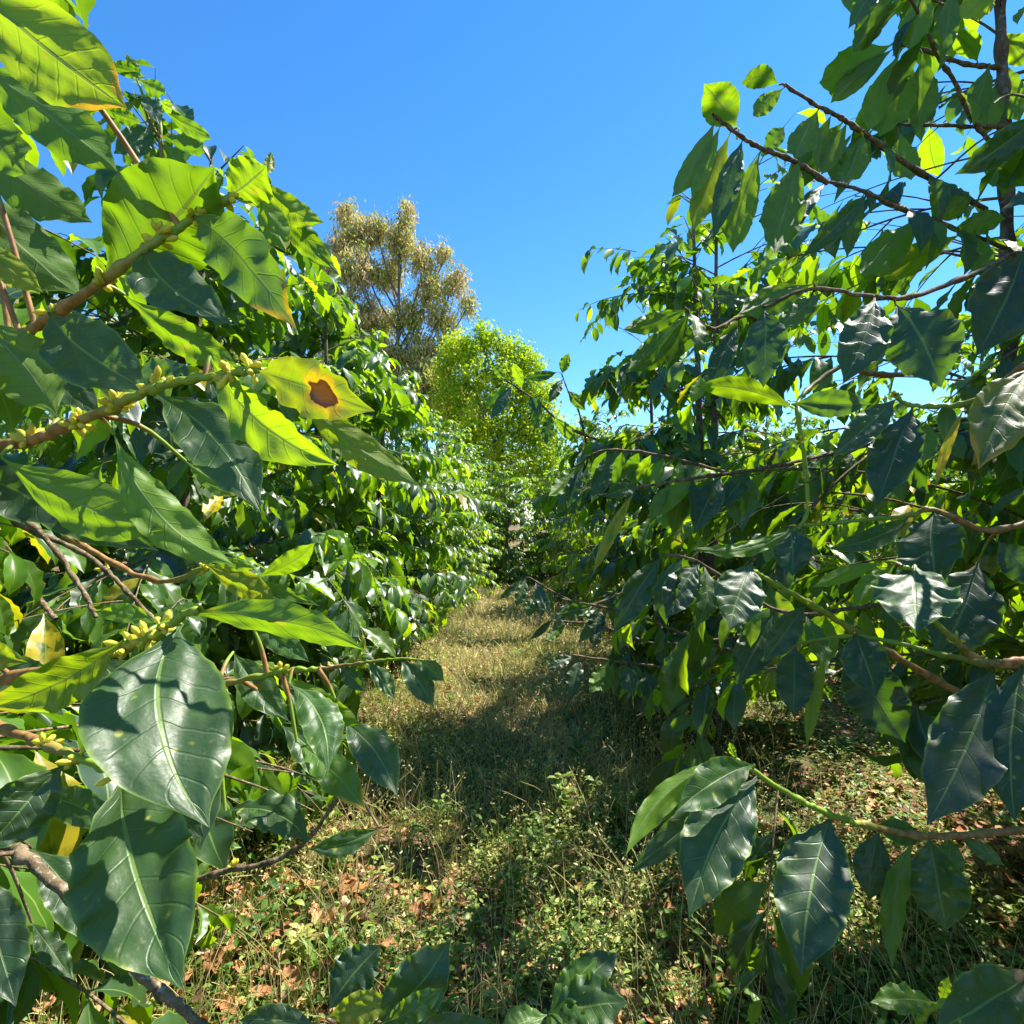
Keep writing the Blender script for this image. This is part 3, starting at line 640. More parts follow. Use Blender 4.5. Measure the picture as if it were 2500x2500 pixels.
RB = [
    Branch(right_tree, [(1560, 345, 1.15), (1500, 305, 1.1), (1438, 281, 1.06), (1391, 252, 1.03), (1345, 216, 1.0)], .0050, .0025, M_TWIG),
    Branch(right_tree, [(1860, 395, 1.5), (1730, 322, 1.35), (1625, 248, 1.25), (1582, 220, 1.2), (1539, 198, 1.16), (1481, 160, 1.12)], .0065, .0026, M_TWIG),
    Branch(right_tree, [(1960, 480, 1.6), (1910, 468, 1.5), (1848, 450, 1.42), (1776, 421, 1.35), (1697, 392, 1.28), (1625, 360, 1.22), (1560, 342, 1.18)], .0080, .0030, M_TWIG),
    Branch(right_tree, [(1905, 300, 1.6), (1866, 266, 1.55), (1827, 212, 1.5), (1802, 155, 1.46), (1770, 108, 1.42), (1751, 65, 1.4), (1730, 20, 1.38), (1680, -60, 1.3)], .0062, .0030, M_TWIG),
    Branch(right_tree, [(1892, 128, 1.6), (1820, 120, 1.55), (1730, 90, 1.5), (1690, 80, 1.48)], .0060, .0030, M_TWIG),
    Branch(right_tree, [(1893, 238, 1.58), (1848, 240, 1.55), (1760, 236, 1.5), (1680, 234, 1.45)], .0055, .0028, M_TWIG),
    Branch(right_tree, [(1905, 700, 1.65), (1900, 420, 1.62), (1895, 216, 1.6), (1888, 60, 1.6), (1885, -200, 1.6)], .0170, .0110, M_BARK),
    Branch(right_tree, [(1790, 640, 1.45), (1725, 700, 1.3), (1640, 705, 1.2), (1590, 690, 1.15), (1520, 740, 1.1), (1506, 775, 1.0), (1518, 870, .98), (1524, 960, .97), (1505, 1000, .96)], .0060, .0028, M_GTWIG),
    Branch(right_tree, [(1930, 1370, 1.1), (1795, 1298, .98), (1700, 1245, .94), (1611, 1190, .90), (1530, 1140, .87), (1452, 1096, .84), (1415, 1075, .82)], .0065, .0032, M_GTWIG),
    Branch(right_tree, [(2060, 1262, .95), (1932, 1255, .86), (1848, 1244, .82), (1800, 1205, .80), (1755, 1161, .78), (1728, 1085, .76), (1700, 1068, .76)], .0055, .0026, M_GTWIG),
    Branch(right_tree, [(2080, 1550, .85), (1932, 1566, .74), (1840, 1574, .71), (1740, 1577, .68), (1660, 1562, .66), (1600, 1548, .64), (1545, 1527, .62), (1499, 1504, .61), (1415, 1452, .60), (1385, 1430, .60)], .0046, .0024, M_GTWIG),
    Branch(right_tree, [(2050, 560, 1.0), (1940, 480, 1.1), (1830, 520, 1.05), (1720, 560, 1.0), (1650, 560, .98), (1530, 545, .98), (1440, 580, .96)], .0060, .0024, M_TWIG),
    Branch(right_tree, [(2060, 800, .8), (1950, 690, .74), (1880, 740, .8), (1800, 765, .86), (1720, 765, .9), (1690, 748, .9)], .0055, .0026, M_GTWIG),
    Branch(right_tree, [(2040, 940, .95), (1880, 1000, .9), (1762, 962, .88), (1715, 972, .9), (1600, 985, .95), (1510, 992, .97)], .0050, .0024, M_GTWIG),
    Branch(right_tree, [(2060, 1300, .7), (1930, 1248, .66), (1875, 1255, .68), (1760, 1230, .85), (1610, 1200, .9), (1500, 1215, 1.0)], .0045, .0022, M_GTWIG),
    Branch(right_tree, [(2080, 1900, .60), (1945, 1838, .52), (1860, 1890, .52), (1770, 1895, .54), (1730, 1930, .56)], .0040, .0022, M_GTWIG),
    Branch(right_tree, [(1640, 840, 1.6), (1460, 880, 1.5), (1360, 895, 1.42), (1290, 905, 1.4), (1205, 920, 1.45), (1130, 935, 1.5)], .0050, .0024, M_TWIG),
    Branch(right_tree, [(1500, 700, 1.7), (1420, 600, 1.5), (1345, 620, 1.4), (1290, 580, 1.35)], .0050, .0024, M_TWIG),
    Branch(right_tree, [(1660, 1140, 1.3), (1480, 1155, 1.25), (1320, 1062, 1.2), (1250, 1045, 1.25)], .0045, .0022, M_TWIG),
    Branch(right_tree, [(1400, 900, 2.2), (1250, 860, 2.2), (1140, 850, 2.2), (1085, 880, 2.2)], .0060, .0028, M_TWIG),
    Branch(right_tree, [(1420, 1240, 2.0), (1300, 1200, 2.0), (1200, 1160, 2.0), (1110, 1140, 2.0), (1060, 1130, 2.0)], .0060, .0028, M_TWIG),
]
RB.append(Branch(right3, [(1180, 850, 4.9), (1090, 815, 4.7), (1050, 790, 4.6), (1010, 755, 4.5), (960, 722, 4.4), (945, 712, 4.4)], .012, .004, M_TWIG))
RB.append(Branch(right3, [(1110, 850, 4.7), (1090, 770, 4.6), (1075, 745, 4.5), (1060, 706, 4.5)], .008, .004, M_TWIG))
RB += [Branch(right_tree, [(1430, 1090, 2.1), (1330, 1080, 2.15), (1230, 1095, 2.2), (1120, 1140, 2.2), (1060, 1125, 2.2), (1000, 1090, 2.2)], .006, .0028, M_TWIG),
       Branch(right_tree, [(1480, 1190, 2.1), (1250, 1215, 2.2), (1130, 1180, 2.2), (1060, 1172, 2.2)], .005, .0028, M_TWIG),
       Branch(right_tree, [(1530, 1215, 2.1), (1330, 1262, 2.15), (1200, 1252, 2.2), (1080, 1236, 2.2)], .006, .003, M_TWIG)]
RH = [
    ((992, 1090), (973, 1146), 26, 2.2, 2.15, H(y=.1, b=.8)), ((988, 1092), (940, 1132), 16, 2.2, 2.15, H(y=.0)), ((1003, 1128), (996, 1164), 28, 2.2, 2.15, H(y=.3)), ((1016, 1116), (1020, 1166), 24, 2.2, 2.15, H(y=.0, b=.2)),
    ((1010, 1096), (1040, 1162), 28, 2.2, 2.12, H(y=.0, b=1.)), ((1120, 1143), (1053, 1162), 28, 2.2, 2.1, H(y=.1, b=1.)), ((1042, 1168), (1000, 1207), 16, 2.2, 2.15, H(y=.0, b=.2)), ((1068, 1178), (1028, 1210), 24, 2.2, 2.15, H(under=True, y=.5)),
    ((1120, 1146), (1117, 1194), 36, 2.2, 2.1, H(y=.0, b=1.)), ((1128, 1180), (1120, 1222), 30, 2.2, 2.15, H(y=.0, b=.2)), ((1082, 1238), (1030, 1264), 28, 2.2, 2.15, H(y=.0, b=.5)), ((1095, 1242), (1076, 1320), 38, 2.2, 2.12, H(y=.0, b=.4)),
    ((1150, 1244), (1112, 1308), 38, 2.2, 2.12, H(under=True, y=.5)), ((1160, 1248), (1137, 1312), 30, 2.2, 2.12, H(under=True, y=.3)), ((1185, 1256), (1196, 1314), 40, 2.2, 2.1, H(y=.0, b=.9)), ((1215, 1260), (1246, 1348), 44, 2.2, 2.1, H(y=.0, b=.8)),
    ((1310, 1266), (1266, 1342), 44, 2.15, 2.1, H(y=.0, b=.5)), ((1372, 1262), (1318, 1348), 50, 2.13, 2.05, H(y=.0, b=.5)), ((1240, 1262), (1215, 1330), 34, 2.2, 2.15, H(under=True, y=.3)), ((1290, 1262), (1310, 1330), 36, 2.15, 2.1, H(y=.0, b=.4)),
    ((1160, 1120), (1185, 1180), 30, 2.2, 2.15, H(y=.0, b=.5)), ((1230, 1100), (1205, 1170), 36, 2.2, 2.15, H(y=.0, b=.6)),
    ((960, 722), (911, 775), 26, 4.4, 4.35, H(under=True, y=.6)), ((966, 726), (925, 792), 26, 4.4, 4.3, H(y=.0)), ((985, 735), (968, 684), 24, 4.45, 4.4, H(under=True, y=.9)), ((955, 718), (930, 690), 20, 4.4, 4.4, H(under=True, y=.7)),
    ((1052, 702), (990, 714), 22, 4.5, 4.4, H(y=.0, b=.5)), ((1060, 706), (1074, 666), 24, 4.5, 4.5, H(under=True, y=.5)), ((1000, 745), (1022, 782), 28, 4.5, 4.4, H(y=.0, b=1.)), ((1005, 752), (1010, 812), 24, 4.5, 4.4, H(under=True, y=.3)),
    ((1040, 780), (1030, 840), 26, 4.55, 4.5, H(y=.0)), ((1045, 785), (1090, 838), 26, 4.55, 4.5, H(under=True, y=.6)), ((1062, 715), (1035, 760), 24, 4.5, 4.4, H(y=.0, b=.8)), ((1070, 735), (1105, 775), 24, 4.5, 4.5, H(under=True, y=.4)),
    ((1391, 242), (1328, 158), 78, 1.02, 1.0, H(under=True, y=.65, quilt=.08, fold=.1, roll=.1, wide=True)),
    ((1470, 160), (1397, 158), 44, 1.12, 1.1, H(under=True, y=.4, curve=.12)),
    ((1480, 165), (1420, 220), 40, 1.12, 1.1, H(under=True, y=.6)),
    ((1350, 225), (1267, 372), 50, 1.0, .98, H(under=True, y=.5, droop=.5)),
    ((1360, 235), (1304, 372), 38, 1.01, .98, H(under=True, y=.7)),
    ((1378, 250), (1308, 436), 62, 1.03, 1.0, H(under=True, y=.85, yel=.3, label='yellow-green hanging leaf')),
    ((1402, 262), (1345, 455), 52, 1.04, 1.0, H(y=.02, b=.5)),
    ((1436, 285), (1383, 478), 72, 1.06, 1.02, H(under=True, y=.85, roll=.1)),
    ((1510, 296), (1460, 480), 90, 1.10, 1.04, H(under=True, y=.4, b=.4, quilt=.1)),
    ((1440, 282), (1480, 240), 40, 1.07, 1.05, H(y=.0, b=.9)),
    ((1545, 205), (1500, 300), 60, 1.17, 1.13, H(under=True, y=.35)),
    ((1560, 345), (1470, 470), 38, 1.18, 1.12, H(y=.02, b=.5)),
    ((1640, 365), (1508, 490), 44, 1.22, 1.15, H(y=.0, b=.5, roll=.4)),
    ((1600, 230), (1550, 330), 48, 1.22, 1.2, H(under=True, y=.6)),
    ((1630, 250), (1590, 350), 60, 1.25, 1.2, H(under=True, y=.4)),
    ((1685, 82), (1545, 156), 84, 1.48, 1.4, H(under=True, y=.65, roll=.2)),
    ((1688, 90), (1567, 195), 48, 1.48, 1.42, H(under=True, y=.4)),
    ((1655, -40), (1600, 55), 48, 1.32, 1.3, H(y=.2, b=.6)),
    ((1700, 95), (1640, 248), 58, 1.48, 1.4, H(under=True, y=.7)),
    ((1722, 100), (1660, 258), 80, 1.48, 1.42, H(under=True, y=.55, fold=.35)),
    ((1740, 100), (1730, 250), 60, 1.48, 1.44, H(under=True, y=.3)),
    ((1752, -30), (1715, 95), 62, 1.38, 1.36, H(under=True, y=.8, label='bright leaf at the top edge')),
    ((1800, -30), (1776, 112), 46, 1.4, 1.38, H(under=True, y=.2)),
    ((1890, -40), (1812, 34), 60, 1.5, 1.46, H(under=True, y=1., yel=.3)),
    ((1845, 118), (1800, 60), 44, 1.55, 1.5, H(under=True, y=.7)),
    ((1868, 120), (1830, 235), 54, 1.56, 1.52, H(under=True, y=.2)),
    ((1895, 140), (1858, 258), 48, 1.6, 1.55, H(under=True, y=.55)),
    ((1890, 60), (1945, 120), 50, 1.6, 1.55, H(under=True, y=.7)),
    ((1890, 110), (1925, 230), 54, 1.6, 1.55, H(under=True, y=.6)),
    ((1960, 215), (1800, 330), 66, 1.2, 1.2, H(y=.0, b=.8, quilt=.1, roll=.3)),
    ((1700, 250), (1720, 340), 60, 1.46, 1.4, H(under=True, y=.5)),
    ((1760, 415), (1830, 372), 52, 1.34, 1.3, H(under=True, y=.7)),
    ((1800, 430), (1898, 412), 50, 1.38, 1.3, H(under=True, y=.6, wave=.25)),
    ((1740, 408), (1624, 522), 78, 1.32, 1.25, H(under=True, y=.5, wave=.2)),
    ((1815, 440), (1655, 522), 62, 1.38, 1.3, H(under=True, y=.8, yel=.35)),
    ((1930, 475), (1842, 672), 135, 1.06, 1.0, H(y=.02, b=.2, quilt=.05)),
    ((1535, 535), (1393, 592), 66, .98, .94, H(under=True, y=.35, b=.4, wave=.1)),
    ((1555, 550), (1465, 622), 48, .98, .95, H(under=True, y=.25, b=.4)),
    ((1418, 560), (1341, 560), 50, .98, .94, H(y=.0, b=.95, quilt=.12, roll=-.3)),
    ((1442, 580), (1440, 732), 88, .96, .90, H(y=.04, b=.5, fold=.1)),
    ((1650, 560), (1590, 725), 98, .97, .9, H(y=.06, b=.5, roll=.1, curve=.03)),
    ((1690, 575), (1776, 732), 140, .98, .88, H(y=.08, b=.6, roll=.2, quilt=.05)),
    ((1530, 560), (1500, 600), 60, 1.0, .98, H(y=.1, b=.5)),
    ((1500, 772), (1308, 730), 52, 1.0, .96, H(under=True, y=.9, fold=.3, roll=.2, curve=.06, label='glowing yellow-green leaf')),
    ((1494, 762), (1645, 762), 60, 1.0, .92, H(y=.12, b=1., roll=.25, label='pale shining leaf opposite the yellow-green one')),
    ((1692, 752), (1570, 864), 62, .9, .86, H(y=.02, b=1., quilt=.10)),
    ((1722, 768), (1655, 955), 98, .9, .84, H(y=.02, b=.2)),
    ((1948, 690), (1846, 886), 116, .74, .68, H(y=.15, b=.6, burn=.8, yel=.3, quilt=.06, label='large leaf yellowing at its tip')),
    ((1822, 765), (1765, 922), 20, .84, .82, H(under=True, y=.9, yel=.9)),
    ((1362, 896), (1310, 1008), 62, 1.42, 1.35, H(y=.02, b=.7)),
    ((1320, 896), (1230, 978), 40, 1.4, 1.36, H(under=True, y=.6)),
    ((1418, 890), (1356, 962), 48, 1.45, 1.4, H(y=.08, b=.6)),
    ((1718, 972), (1558, 1036), 46, .9, .84, H(y=.02, b=.7, curve=.05)),
    ((1510, 990), (1302, 1032), 34, .96, .92, H(under=True, y=.5, wave=.3, curve=-.09)),
    ((1490, 992), (1495, 1088), 80, .97, .92, H(y=.03, b=.35)),
    ((1762, 962), (1770, 1112), 126, .88, .80, H(y=.05, b=.55, quilt=.05, wide=True)),
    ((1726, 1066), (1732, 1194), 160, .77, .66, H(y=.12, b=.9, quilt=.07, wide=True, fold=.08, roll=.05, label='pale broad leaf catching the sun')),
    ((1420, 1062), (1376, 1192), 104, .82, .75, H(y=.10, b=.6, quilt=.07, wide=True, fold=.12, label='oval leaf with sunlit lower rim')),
    ((1672, 1060), (1532, 1108), 34, .78, .76, H(under=True, y=.95)),
    ((1692, 1062), (1608, 1146), 48, .77, .75, H(under=True, y=.9, quilt=.1)),
    ((1845, 1060), (1768, 1242), 135, .95, .9, H(y=.0, b=.3)),
    ((1880, 1020), (1965, 1110), 74, .9, .86, H(y=.0, b=.7)),
    ((1322, 1060), (1256, 1168), 74, 1.2, 1.14, H(y=.0, b=.5, quilt=.18)),
    ((1250, 1048), (1156, 1198), 62, 1.25, 1.2, H(y=.0, b=.4)),
    ((1460, 1155), (1388, 1292), 78, 1.24, 1.2, H(y=.0, b=.3)),
    ((1520, 1140), (1440, 1250), 60, .92, .9, H(y=.04, b=.4)),
    ((1610, 1192), (1654, 1314), 92, .90, .82, H(y=.03, b=.6)),
    ((1600, 1210), (1708, 1402), 118, .94, .88, H(y=.0, b=.15)),
    ((1875, 1256), (1748, 1558), 135, .68, .60, H(y=.02, b=.15, fold=.15)),
    ((1930, 1250), (1915, 1552), 130, .66, .58, H(y=.02, b=.5, fold=.15)),
    ((1500, 1215), (1497, 1352), 78, 1.0, .94, H(y=.02, b=.3)),
    ((1560, 1230), (1522, 1412), 30, .96, .94, H(under=True, y=.85, yel=.2, wave=.3)),
    ((1385, 1430), (1180, 1616), 66, .60, .55, H(under=True, y=.75, fold=.6, roll=-.2, curve=.12, label='long bright folded leaf')),
    ((1425, 1442), (1272, 1536), 84, .60, .54, H(y=.2, b=.85, roll=.2, quilt=.06, curve=-.06)),
    ((1430, 1464), (1300, 1732), 138, .61, .52, H(y=.10, b=.6, roll=-.1, quilt=.06, fold=.2, curve=-.05, label='large leaf with a nibbled hole')),
    ((1570, 1536), (1512, 1842), 150, .63, .53, H(y=.04, b=.75, roll=.1, quilt=.05, fold=.25, curve=-.04, wave=.16, label='large blue-green leaf hanging by its stalk')),
    ((1400, 1450), (1185, 1648), 58, .64, .62, H(y=.08, b=.3)),
    ((1390, 1432), (1376, 1400), 16, .60, .60, H(under=True, y=1.)),
    ((1727, 1580), (1684, 1832), 52, .68, .64, H(under=True, y=.6, wave=.45, nwave=3, fold=.4, curve=.06)),
    ((1752, 1578), (1786, 1758), 112, .70, .66, H(y=.22, b=.5)),
    ((1790, 1578), (1793, 1664), 50, .70, .67, H(y=.5, b=.6)),
    ((1808, 1576), (1896, 1634), 34, .71, .68, H(y=.4, b=.5)),
    ((1742, 1576), (1648, 1558), 52, .69, .68, H(y=.3, b=.4)),
    ((1660, 1565), (1640, 1700), 70, .72, .70, H(y=.05, b=.2)),
    ((1942, 1838), (1758, 1948), 118, .52, .47, H(y=.12, b=.6, quilt=.05)),
    ((1765, 1892), (1642, 1892), 54, .54, .53, H(y=.6, b=.7, wave=.3)),
    ((1775, 1892), (1790, 1842), 24, .54, .54, H(y=.8)),
    ((1300, 582), (1174, 622), 44, 1.36, 1.3, H(under=True, y=.5)),
    ((1300, 590), (1178, 702), 54, 1.36, 1.3, H(under=True, y=.3, b=.4)),
    ((1348, 622), (1180, 704), 58, 1.4, 1.34, H(under=True, y=.35, b=.4)),
    ((1395, 610), (1340, 742), 50, 1.46, 1.4, H(y=.0, b=.5)),
    ((1095, 876), (1035, 936), 38, 2.2, 2.1, H(under=True, y=.6)),
    ((1100, 880), (1070, 960), 34, 2.2, 2.15, H(y=.0, b=.6)),
    ((1150, 850), (1115, 950), 40, 2.2, 2.15, H(y=.0, b=.4)),
    ((1205, 918), (1138, 938), 34, 1.45, 1.38, H(y=.0, b=1.)),
    ((1200, 922), (1118, 1084), 26, 1.45, 1.4, H(under=True, y=.7, yel=.8, burn=.6)),
    ((1120, 1142), (1052, 1162), 28, 2.0, 1.95, H(y=.1, b=.9)),
    ((1130, 1146), (1118, 1200), 40, 2.0, 1.95, H(y=.0, b=.7)),
    ((1075, 1134), (1045, 1190), 22, 2.0, 1.95, H(y=.0, b=.3)),
    ((1150, 1150), (1090, 1215), 28, 2.0, 1.95, H(y=.2, b=.4)),
]
hero_set(RB, RH, 9)
def auto_leaves(b, f0, f1, step, size, seed):
    global rng
    rng = np.random.default_rng(seed); n = len(b.p); seg = np.linalg.norm(b.p[1:] - b.p[:-1], axis=1); cum = np.concatenate([[0], np.cumsum(seg)])
    for sdist in np.arange(f0 * cum[-1], f1 * cum[-1], step):
        i = min(int(np.searchsorted(cum, sdist)), n - 2); T = nrm(b.p[i + 1] - b.p[i]); S = nrm(np.cross(T, [0, 0, 1.]))
        for side in (-1, 1):
            if rng.random() < .12: continue
            D = nrm(T * U(.1, .7) + side * S * U(.3, .8) + np.array([0, 0, -U(.6, 1.7)])); N = nrm(np.array([0, 0, .7]) + side * S * .5 + rng.normal(0, .3, 3)); L = size * U(.8, 1.25)
            e = b.p[i] + D * L
            if sun_gap(e[None])[0] or sun_gap((b.p[i] + D * L * .5)[None])[0] or is_open(e[None])[0] or is_open(b.p[i][None])[0] or is_open((b.p[i] + D * L * .5)[None])[0]: continue
            acc = Acc(); leaves(acc, b.p[i], D, N, L, L * U(.31, .42), U(.2, 1.1), U(.15, .5), U(.05, .16), np.array([[U(0, .7), (rng.random() < .08) * .7, rng.random(), (rng.random() < .04) * 1.]]), 26, 8, .05, U(-.06, .06), twist=U(-.4, .4))
            b.leaves.append((acc, b.p[i], M_HERO, None))
for bi, f0, f1, st, sz in ((1, .0, .9, .06, .14), (2, .0, .9, .065, .14), (3, .15, 1., .06, .145), (4, .1, 1., .06, .14), (5, .1, 1., .07, .14), (6, .35, 1., .09, .14), (11, .1, .9, .07, .12), (16, 0., .8, .07, .13), (17, .1, 1., .06, .12), (18, 0, .9, .06, .13), (19, .2, .9, .07, .13), (20, .1, 1., .07, .13)):
    auto_leaves(RB[bi], f0, f1, st * .78, sz, 300 + bi)
for bi, px, py, d, n_ in ((7, 1508, 830, .98, 7), (7, 1520, 900, .98, 7), (7, 1520, 960, .97, 10), (8, 1611, 1190, .9, 6), (8, 1530, 1140, .87, 8), (9, 1800, 1205, .8, 8), (9, 1848, 1244, .82, 5),
                          (10, 1600, 1548, .64, 7), (10, 1740, 1577, .68, 7), (12, 1690, 750, .9, 8), (1, 1625, 248, 1.25, 6), (2, 1776, 421, 1.35, 6), (2, 1697, 392, 1.28, 6), (5, 1760, 236, 1.5, 7), (0, 1391, 252, 1.03, 5)):
    bud_cluster(RB[bi], px, py, d, n_, .008)
finish(RB)

# ------------------------------------------------------------------ tall trees beyond the rows
def far_tree(name, base, lobes, label, leafL, leafW, nclu, per, mat, bark, spread, trunk_r, hang=.6, seed=1, yr=(0, 1)):
    global rng
    rng = np.random.default_rng(seed)
    root = thing(name, label, 'tree', base)
    b = np.array(base); tk = Acc(); cr = Acc()
    lobes = [(np.array(c), np.array(r)) for c, r in lobes]
    topz = max(c[2] for c, r in lobes); cc = np.mean([c for c, r in lobes], 0)
    spine = smooth_path([b, b * .5 + np.array([cc[0], cc[1], 0]) * .5 + np.array([0, 0, topz * .35]), np.array([cc[0], cc[1], topz * .75]), np.array([cc[0], cc[1], topz])], 24)
    tube(tk, spine, np.linspace(trunk_r, trunk_r * .15, 24), 9)
    P = []; 
    for c, r in lobes:
        i = int(np.argmin(np.abs(spine[:, 2] - max(c[2] - r[2] * 2.0 - 1.6 * abs(c[0] - spine[-1, 0]), b[2] + 1)))); s = spine[i]
        limb = smooth_path([s, (s + c) / 2 + rng.normal(0, .25, 3) + np.array([0, 0, -.2]), c, c + np.array([0, 0, r[2] * .7])], 14)
        tube(tk, limb, np.linspace(trunk_r * .4, trunk_r * .08, 14), 6)
        nk = int(nclu * (r[0] * r[2]) / np.mean([q[0] * q[2] for _, q in lobes]))
        dirs = nrm(rng.normal(0, 1, (nk, 3))); rad = rng.random(nk) ** .4
        pts = c + dirs * rad[:, None] * r
        for p in pts[:: 2]:
            s2 = limb[rng.integers(5, 14)]
            tube(tk, smooth_path([s2, (s2 + p) / 2 + rng.normal(0, .12, 3), p], 5), np.linspace(trunk_r * .07, trunk_r * .02, 5), 3)
        P.append(pts)
    P = np.concatenate(P); n = len(P) * per
    C = np.repeat(P, per, 0) + rng.normal(0, spread, (n, 3)) * np.array([1, 1, 1.1])
    D = nrm(rng.normal(0, 1, (n, 3)) + np.array([0, 0, -hang * 2])); N = nrm(rng.normal(0, .7, (n, 3)) + np.array([0, 0, .6]))
    clu = np.repeat(rng.random(len(P)), per)
    attr = np.stack([np.clip(yr[0] + (yr[1] - yr[0]) * clu + rng.normal(0, .12, n), 0, 1), np.zeros(n), rng.random(n), np.zeros(n)], 1)
    leaves(cr, C, D, N, U(.7, 1.3, n) * leafL, U(.7, 1.3, n) * leafW, .4, .2, 0., attr, 3, 2, prof=([0, .3, .7, 1], [.1, .9, .8, 0]))
    tk.build('trunk', bark, root, base); cr.build('crown', mat, root, base, smooth=False)
    return root
M_GUM = cover_material('tan_olive_leaf', [(.20, .28, .05), (.46, .48, .10), (.64, .56, .18), (.62, .42, .24)], [(.3, .34, .05), (.55, .55, .1), (.62, .52, .18), (.6, .4, .2)], .4, .5)
M_LIME = cover_material('lime_leaf', [(.08, .17, .012), (.30, .44, .015), (.56, .62, .02)], [(.2, .4, .01), (.5, .7, .01), (.7, .82, .02)], .45, .5)
M_FBARK = bark_material('far_bark', (.10, .08, .07), (.22, .18, .15), (.30, .26, .22), 6., .02)
def FP(px, py, d): return tuple(at(px, py, d))
def lobe(px, py, d, rx, rz): return (FP(px, py, d), (rx, rx, rz))
far_tree('tall_tree', (at(745, 980, 32)[0], 32, 0), [lobe(655, 400, 32, .42, .8), lobe(672, 440, 32, .8, 1.0), lobe(640, 462, 31.5, .7, .8), lobe(712, 440, 32.4, .8, .9), lobe(766, 402, 32, .4, .9), lobe(758, 455, 32, .8, 1.1),
         lobe(625, 520, 31, .7, 1.0), lobe(680, 510, 31, 1.0, 1.1), lobe(735, 520, 33, .9, .9), lobe(800, 490, 32, .8, .8), lobe(842, 480, 32, .35, .6), lobe(815, 545, 32, .9, .9), lobe(860, 530, 32, .5, .8), lobe(886, 572, 32, .35, .7),
         lobe(650, 590, 31.5, 1.2, 1.3), lobe(705, 610, 33, 1.3, 1.3), lobe(770, 600, 32, .9, 1.2), lobe(835, 600, 32, .9, .9), lobe(720, 680, 32, 1.7, 1.4), lobe(645, 680, 31.5, 1.5, 1.6), lobe(790, 670, 32, 1.2, 1.3), lobe(850, 660, 32, .8, 1.0),
         lobe(760, 750, 31, 1.8, 1.5), lobe(830, 735, 31, 1.4, 1.5), lobe(870, 790, 30, 1.4, 1.5), lobe(690, 770, 31, 1.8, 1.5)],
         'tall sparse tree with tan and olive foliage against blue sky', .27, .085, 48, 40, M_GUM, M_FBARK, .24, .17, .9, 31, (0.10, .95))
far_tree('bushy_tree', (at(945, 980, 27)[0], 27, 0), [lobe(905, 640, 27, .7, .8), lobe(862, 655, 27.4, .8, .8), lobe(845, 705, 27.5, .9, .9), lobe(1020, 745, 27.2, .8, .9), lobe(1040, 810, 27.2, .9, .9), lobe(845, 780, 27.5, 1.1, 1.1), lobe(990, 705, 27, .8, .8), lobe(935, 650, 27, .7, .8), lobe(878, 672, 27.3, .8, .9), lobe(965, 675, 27, .8, .9), lobe(900, 700, 26.5, 1.0, 1.0), lobe(985, 665, 27, .35, .6), lobe(1003, 690, 27, .5, .8),
         lobe(940, 720, 26.3, 1.0, 1.0), lobe(870, 740, 27, 1.0, 1.0), lobe(990, 745, 27, .9, 1.0), lobe(1015, 800, 27, .9, 1.2), lobe(915, 780, 26, 1.1, 1.0), lobe(965, 800, 26.4, 1.1, 1.1),
         lobe(880, 830, 27, 1.3, 1.2), lobe(940, 860, 27, 1.4, 1.3), lobe(1000, 870, 27, 1.3, 1.3), lobe(1050, 870, 27, .9, 1.1), lobe(1040, 930, 27, 1.4, 1.2), lobe(930, 930, 27, 1.6, 1.3)],
         'bushy lime green tree lower than the tall tan one', .17, .095, 26, 50, M_LIME, M_FBARK, .21, .16, .3, 33, (.25, 1.))
far_tree('tall_tree', (at(60, 980, 22)[0], 21.5, 0), [lobe(20, 560, 22, .9, 1.1), lobe(90, 600, 22, .9, 1.1), lobe(200, 640, 22, .9, 1.0), lobe(30, 680, 22, 1.2, 1.3), lobe(270, 660, 22, 1.0, .9), lobe(450, 660, 22, 1.1, 1.1), lobe(380, 630, 22, .8, .8), lobe(140, 690, 22, 1.2, 1.1)],
         'pale sparse tree glimpsed behind the near left leaves', .24, .075, 40, 30, M_GUM, M_FBARK, .20, .14, .9, 35, (0., .7))
def distant_woods():
    """the wooded edge round the plantation reads as one mass"""
    global rng
    rng = np.random.default_rng(61); acc = Acc()
    spots = [(x, 44 + 4 * math.sin(x), 5.2 + 1.6 * math.sin(x * .7) + U(-.6, .9)) for x in np.arange(-46, 46, 2.2)] + [(sx * (17 + U(-1, 1)), y, 5.0 + U(-.8, 1.2)) for sx in (-1, 1) for y in np.arange(-6, 44, 2.4)]
    for x, y, h in spots:
        k = 46; c = np.stack([x + rng.normal(0, 1.2, k), y + rng.normal(0, 1.2, k), U(.2, 1, k) ** .7 * h], 1)
        P = np.repeat(c, 26, 0) + rng.normal(0, .33, (k * 26, 3)); n = len(P)
        attr = np.stack([np.clip(np.repeat(rng.random(k), 26) * .8 + rng.normal(0, .1, n), 0, 1), np.zeros(n), rng.random(n), np.zeros(n)], 1)
        leaves(acc, P, nrm(rng.normal(0, 1, (n, 3)) - [0, 0, .6]), rng.normal(0, .6, (n, 3)) + [0, 0, .5], U(.22, .42, n), U(.10, .2, n), .4, .2, 0., attr, 2, 1, prof=([0, .4, 1], [.3, 1, 0]))
    o = acc.build('distant_woods', M_LIME2, smooth=False); o['kind'] = 'stuff'; o['label'] = 'dark green wood round the plantation'
M_LIME2 = cover_material('wood_leaf', [(.03, .075, .015), (.07, .15, .02), (.13, .22, .03)], [(.1, .25, .01), (.2, .4, .01), (.35, .5, .02)], .4, .5)
distant_woods()

